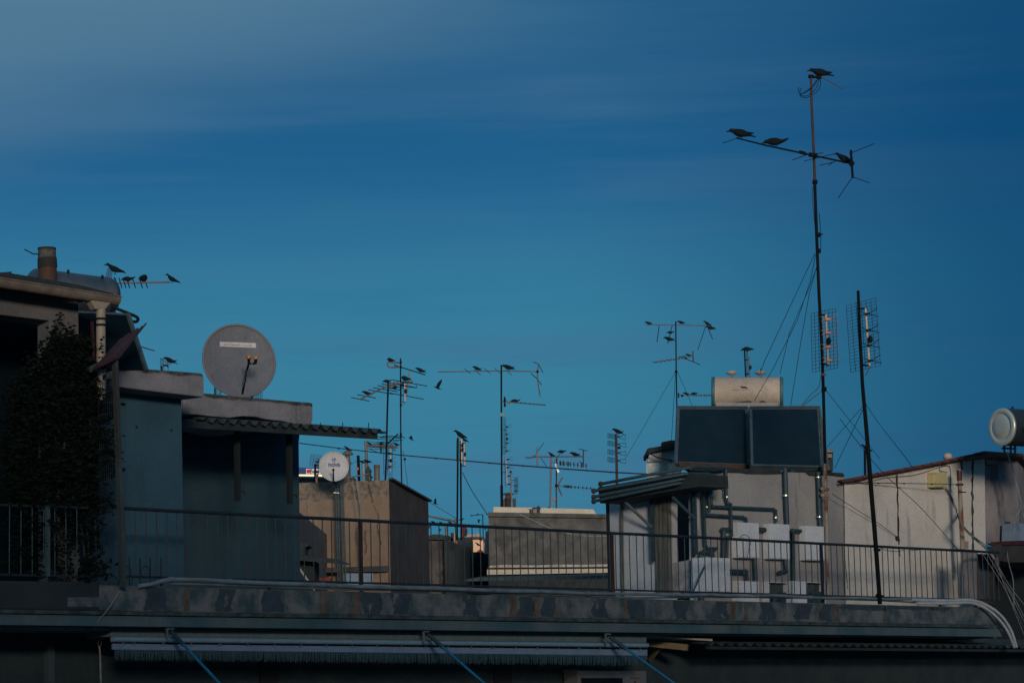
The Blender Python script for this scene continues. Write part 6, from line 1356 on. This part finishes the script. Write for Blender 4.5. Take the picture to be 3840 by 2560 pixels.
crow(2090, 2126, 1701, YN, 'raised', -1, 'middle and highest of three crows, on the slanting bracket')
crow(2137, 2178, 1712, YN, 'level', -1, 'right of three crows on the pale mast boom')
crow(2295, 2342, 1628, YQ, 'forked', -1, 'crow on the rusty pole with four wire bays')
crow(2418, 2448, 1218, YR, 'level', -1, 'crow at the left end of the thin mast top boom')
crow(2539, 2571, 1216, YR, 'level', -1, 'crow beside the top of the thin mast')
crow(2636, 2670, 1221, YR, 'steep', -1, 'upper crow at the right end of the thin mast boom')
crow(2646, 2686, 1238, YR, 'level', -1, 'lower crow at the right end of the thin mast boom')
crow(2501, 2531, 1253, YR, 'raised', -1, 'upper of two crows on the hanging rod left of the thin mast', None)
crow(2489, 2533, 1281, YR, 'level', -1, 'lower of two crows on the hanging rod left of the thin mast')
crow(2570, 2595, 1337, YR, 'level', -1, 'crow on the middle yagi right of the thin mast')
crow(2561, 2588, 1482, YR, 'level', -1, 'left of two crows on the lowest yagi of the thin mast')
crow(2590, 2619, 1482, YR, 'raised', -1, 'right of two crows on the lowest yagi, tail raised')
crow(2780, 2828, 1319, 98, 'down', -1, 'crow bowing on the short pole above the cream solar tank')
crow(3031, 3128, 290, YT, 'level', -1, 'topmost crow on the tip of the tallest mast')
crow(2729, 2834, 519, YT - 1.15, 'level', -1, 'crow at the left end of the slanting boom, bill down left')
crow(2860, 2962, 550, YT - .6, 'raised', -1, 'crow leaning forward on the slanting boom, tail raised')
crow(3125, 3207, 609, YT + .3, 'steep', -1, 'crow at the right end of the slanting boom')
crow(3227, 3273, 1691, 66, 'steep', -1, 'crow behind the leaning mast above the tiled roof')
for k, (x0, x1, y, l, v) in enumerate(((1615, 1635, 1961, 'leftmost tiny crow just above the top rail near the middle', 'level'), (1646, 1660, 1961, 'second tiny crow just above the top rail near the middle', 'level'), (1678, 1698, 1963, 'third tiny crow on the top rail line left of the twin poles', 'level'), (1762, 1774, 1935, 'tiny crow at the left end of the faint faraway boom', 'steep'), (1786, 1798, 1930, 'tiny crow in the middle of the faint faraway boom', 'raised'), (1821, 1833, 1930, 'tiny crow against the concrete building coping', 'level'), (1781, 1805, 2046, 'crow in front of the warm lit faraway building', 'steep'))):
    crow(x0, x1, y, 110 if k < 3 else 150, v, -1, l)
# flying birds
def flyer(cx, cy, Y, L, label, yaw, nose, wing, wl=.8, wing2=None):
    """wing: direction of the left wing (forward, side, up); the right wing mirrors it unless wing2 is given"""
    m_ = MB(); n = 10
    ax0 = [(-.48, 0, .075, .006), (-.32, 0, .045, .018), (-.18, 0, .07, .06), (0, 0, .09, .085), (.14, 0, .085, .08), (.25, .01, .06, .06), (.32, .015, .052, .052), (.38, .005, .03, .03), (.50, -.015, .004, .004)]
    vs = []
    for x, z, ry, rz in ax0: vs += [V((x, ry * math.cos(2 * math.pi * j / n), z + rz * math.sin(2 * math.pi * j / n))) for j in range(n)]
    m_.add(vs, [[i * n + j, i * n + (j + 1) % n, (i + 1) * n + (j + 1) % n, (i + 1) * n + j] for i in range(len(ax0) - 1) for j in range(n)], True)
    for s, wd in ((-1, wing), (1, wing2 or wing)):
        d = V((wd[0], s * wd[1], wd[2])).normalized(); f = V((1, 0, 0)); f = (f - d * f.dot(d)).normalized(); u = d.cross(f) * .012; vs = []
        for t, a_, b_ in ((0, .16, -.16), (.3, .19, -.15), (.55, .15, -.17), (.8, .06, -.15), (1, -.04, -.10)):
            c = V((.06, s * .05, .03)) + d * wl * t
            vs += [c + f * a_ + u, c + f * b_ + u, c + f * b_ - u, c + f * a_ - u]
        m_.add(vs, [[i * 4 + j, i * 4 + (j + 1) % 4, i * 4 + 4 + (j + 1) % 4, i * 4 + 4 + j] for i in range(4) for j in range(4)] + [[16, 17, 18, 19]], True)
    me = bpy.data.meshes.new('flying_crow'); me.from_pydata([tuple(q * L) for q in m_.v], [], m_.f); me.materials.append(MATS['crow']); me.update()
    for p in me.polygons: p.use_smooth = True
    o = bpy.data.objects.new('flying_crow', me); COL.objects.link(o); o.location = P(cx, cy, Y); o.rotation_euler = (0, R_(-nose), R_(yaw))
    tag(o, label, 'crow', 'crows in flight'); return o
flyer(1642, 1455, 90, .33, 'largest flying crow, wing raised, left of the central mast', 185, 22, (-.05, .12, 1), .95)
flyer(1543, 1646, 105, .33, 'flying crow just right of the slender mast, wings folded low', 180, 32, (.35, .5, .5), .45)
flyer(1634, 1888, 110, .28, 'flying crow gliding beside the thin wire, left of the twin poles', 175, 10, (.2, .3, .9), .8)
flyer(1607, 1977, 120, .26, 'flying crow seen through the railing bars, upper left of the gap', 160, 20, (.0, .6, .5), .5)
flyer(1648, 1987, 120, .22, 'flying crow seen through the railing bars, left of the grey vent pipe', 150, 60, (.0, .5, .3), .5)
flyer(1797, 1948, 130, .24, 'flying crow with drooping wings left of the concrete building', 170, 10, (.0, .25, -1), .75)
flyer(1803, 2024, 160, .36, 'flying crow over the warm lit faraway building roof', 170, 15, (.0, .6, .4), .6)
flyer(1820, 1984, 150, .18, 'flying crow beside the pale wall strip', 170, 10, (.0, .6, .5), .6)

# ------------------------------------------------------------------ rooftops further off that carry the masts
def roofb(x0, x1, y, Y, m, lab, dep=10):
    return tag(MB().block([P(x0, y, Y), P(x1, y, Y), P(x1, y, Y) + V((0, dep, 0)), P(x0, y, Y) + V((0, dep, 0))], 0).build('apartment_block', m), lab, 'building', 'hidden apartment blocks behind the near roofs')
roofb(2610, 3100, 1800, 95, 'mid_concrete', 'concrete block behind the grey house carrying the thin mast', 14)
roofb(1880, 2330, 1928, 87.5, 'mid_concrete', 'concrete block behind the cream parapet', 12)
roofb(1330, 1500, 2010, 92, 'rough_beige', 'dark block behind the beige building carrying the close masts', 14)
roofb(300, 1100, 1900, 60, 'mid_concrete', 'concrete block hidden behind the blue grey huts', 16)

# unseen block added behind the viewer to shade the lower terrace from the sun
vb = thing('apartment_building', V((0, -66, 0)), 'unseen block of flats with dark windows, added behind the viewer to shade the lower terrace', 'building')
MB().prism([V((-70, -60, 0)), V((70, -60, 0)), V((70, -60, 32.2)), V((-70, -60, 32.2))], V((0, -12, 0))).build('wall', 'concrete', vb)
MB().prism([V((-70.3, -59.6, 32.2)), V((70.3, -59.6, 32.2)), V((70.3, -59.6, 32.5)), V((-70.3, -59.6, 32.5))], V((0, -12.8, 0))).build('roof_slab', 'slab_concrete', vb)
for fz in range(8):
    for fx in range(-9, 10):
        MB().prism([V((fx * 7 - .9, -60 + .01, 2 + fz * 3.4)), V((fx * 7 + .9, -60 + .01, 2 + fz * 3.4)), V((fx * 7 + .9, -60 + .01, 3.5 + fz * 3.4)), V((fx * 7 - .9, -60 + .01, 3.5 + fz * 3.4))], V((0, -.1, 0))).build('window', 'collector_glass', vb) if abs(fx) < 7 and fz < 9 else None
# ------------------------------------------------------------------ sky, sun, look
w = bpy.data.worlds.new('World'); S.world = w; w.use_nodes = True; nt = w.node_tree; L = nt.links.new
for n_ in list(nt.nodes): nt.nodes.remove(n_)
out = _n(nt, 'ShaderNodeOutputWorld'); bg = _n(nt, 'ShaderNodeBackground'); L(bg.outputs[0], out.inputs[0])
tc_ = _n(nt, 'ShaderNodeTexCoord'); sep = _n(nt, 'ShaderNodeSeparateXYZ'); L(tc_.outputs['Generated'], sep.inputs[0])
def math_(op, a, b=None, c=None):
    n_ = _n(nt, 'ShaderNodeMath', operation=op)
    for i, v in enumerate((a, b, c)):
        if v is None: continue
        if isinstance(v, (int, float)): n_.inputs[i].default_value = v
        else: L(v, n_.inputs[i])
    return n_.outputs[0]
def rngw(s, a, z, lo=0, hi=1, sm=True):
    r = _n(nt, 'ShaderNodeMapRange'); r.interpolation_type = 'SMOOTHSTEP' if sm else 'LINEAR'
    for i, v in zip((1, 2, 3, 4), (a, z, lo, hi)): r.inputs[i].default_value = v
    L(s, r.inputs[0]); return r.outputs[0]
def mixw(f, a, b, bt='MIX'):
    x = _n(nt, 'ShaderNodeMix', data_type='RGBA'); x.blend_type = bt
    if isinstance(f, (int, float)): x.inputs[0].default_value = f
    else: L(f, x.inputs[0])
    for s, v in ((6, a), (7, b)):
        if isinstance(v, tuple): x.inputs[s].default_value = c4(v)
        else: L(v, x.inputs[s])
    return x.outputs[2]
ramp = _n(nt, 'ShaderNodeValToRGB'); L(math_('MULTIPLY', sep.outputs['Z'], 2.0), ramp.inputs[0])
cr_ = ramp.color_ramp; cr_.interpolation = 'B_SPLINE'
stops = SKY = [(0.0, (.024, .13, .25)), (.10, (.036, .205, .32)), (.24, (.038, .21, .33)), (.32, (.030, .18, .315)), (.38, (.012, .115, .265)), (.45, (.010, .10, .24)), (.54, (.012, .10, .23)), (.75, (.07, .24, .35)), (1.0, (.085, .27, .38))]
cr_.elements[0].position = 0; cr_.elements[0].color = c4(stops[0][1]); cr_.elements[1].position = 1; cr_.elements[1].color = c4(stops[-1][1])
for p_, c_ in stops[1:-1]: e = cr_.elements.new(p_); e.color = c4(c_)
# soft cloud veils: long faint streaks
def cloud(scale, rot, sc, det=4, w_=0.0, rough=.5):
    mp_ = _n(nt, 'ShaderNodeMapping'); mp_.inputs['Scale'].default_value = scale; mp_.inputs['Rotation'].default_value = rot; mp_.inputs['Location'].default_value = (w_, w_ * .7, 0)
    L(tc_.outputs['Generated'], mp_.inputs[0]); nz = _n(nt, 'ShaderNodeTexNoise'); nz.inputs['Scale'].default_value = sc; nz.inputs['Detail'].default_value = det; nz.inputs['Roughness'].default_value = rough
    L(mp_.outputs[0], nz.inputs[0]); return nz.outputs[0]
v1 = cloud((1, 1, 7), (0, R_(-4), 0), 3.2, 5, 2.3)
v2 = cloud((1, 1, 16), (0, R_(3), 0), 3.0, 4, 5.1)
# veil bank high on the left
dl = math_('MULTIPLY_ADD', sep.outputs['X'], .30, sep.outputs['Z'])
bank = math_('MULTIPLY', rngw(math_('MULTIPLY_ADD', v1, .05, math_('MULTIPLY_ADD', sep.outputs['X'], -.22, sep.outputs['Z'])), .245, .32), rngw(sep.outputs['X'], .08, -.06))
c_ = ramp.outputs[0]
c_ = mixw(math_('MULTIPLY', bank, .8), c_, (.10, .215, .315))
c_ = mixw(math_('MULTIPLY', rngw(v1, .50, .72), .30), c_, (.05, .15, .27))
c_ = mixw(math_('MULTIPLY', rngw(v2, .50, .70), .40), c_, (.055, .155, .29))
v3 = cloud((1, 1, 20), (0, R_(-2), 0), 5.5, 9, 8.3, .66)
c_ = mixw(math_('MULTIPLY', rngw(v3, .45, .75), .16), c_, (.062, .165, .29))
c_ = mixw(math_('MULTIPLY', rngw(v3, .52, .28), .12), c_, (.008, .085, .225))
right = rngw(sep.outputs['X'], .0, .21)
c_ = mixw(math_('MULTIPLY', right, .80), c_, (.0, .055, .155))
# bluish fill glow added to the sky, low behind the viewer
back = rngw(math_('MULTIPLY', sep.outputs['Y'], -1), .1, .9); low = rngw(sep.outputs['Z'], .45, .0)
c_ = mixw(math_('MULTIPLY', math_('MULTIPLY', back, low), .9), c_, (.22, .40, .52))
sky = _n(nt, 'ShaderNodeTexSky'); sky.sky_type = 'NISHITA'; sky.sun_disc = False
SUN_EL, SUN_AZ = R_(6.5), R_(170)      # azimuth measured from +Y towards +X
sky.sun_elevation = R_(2); sky.sun_rotation = SUN_AZ
sk = mixw(1.0, sky.outputs[0], (.02, .02, .02), 'MULTIPLY')
c_ = mixw(.06, c_, sk, 'ADD')
L(c_, bg.inputs[0]); bg.inputs[1].default_value = 1.0
sl = bpy.data.lights.new('sun', 'SUN'); so = bpy.data.objects.new('sun', sl); COL.objects.link(so)
sl.energy = 3.5; sl.angle = R_(12); sl.color = (1, .84, .67)
sdv = V((math.sin(SUN_AZ) * math.cos(SUN_EL), math.cos(SUN_AZ) * math.cos(SUN_EL), math.sin(SUN_EL)))
so.rotation_euler = (-sdv).to_track_quat('-Z', 'Y').to_euler()
S.view_settings.view_transform = 'Standard'; S.view_settings.look = 'None'; S.view_settings.exposure = 0; S.view_settings.gamma = 1
S.cycles.max_bounces = 5; S.cycles.diffuse_bounces = 3
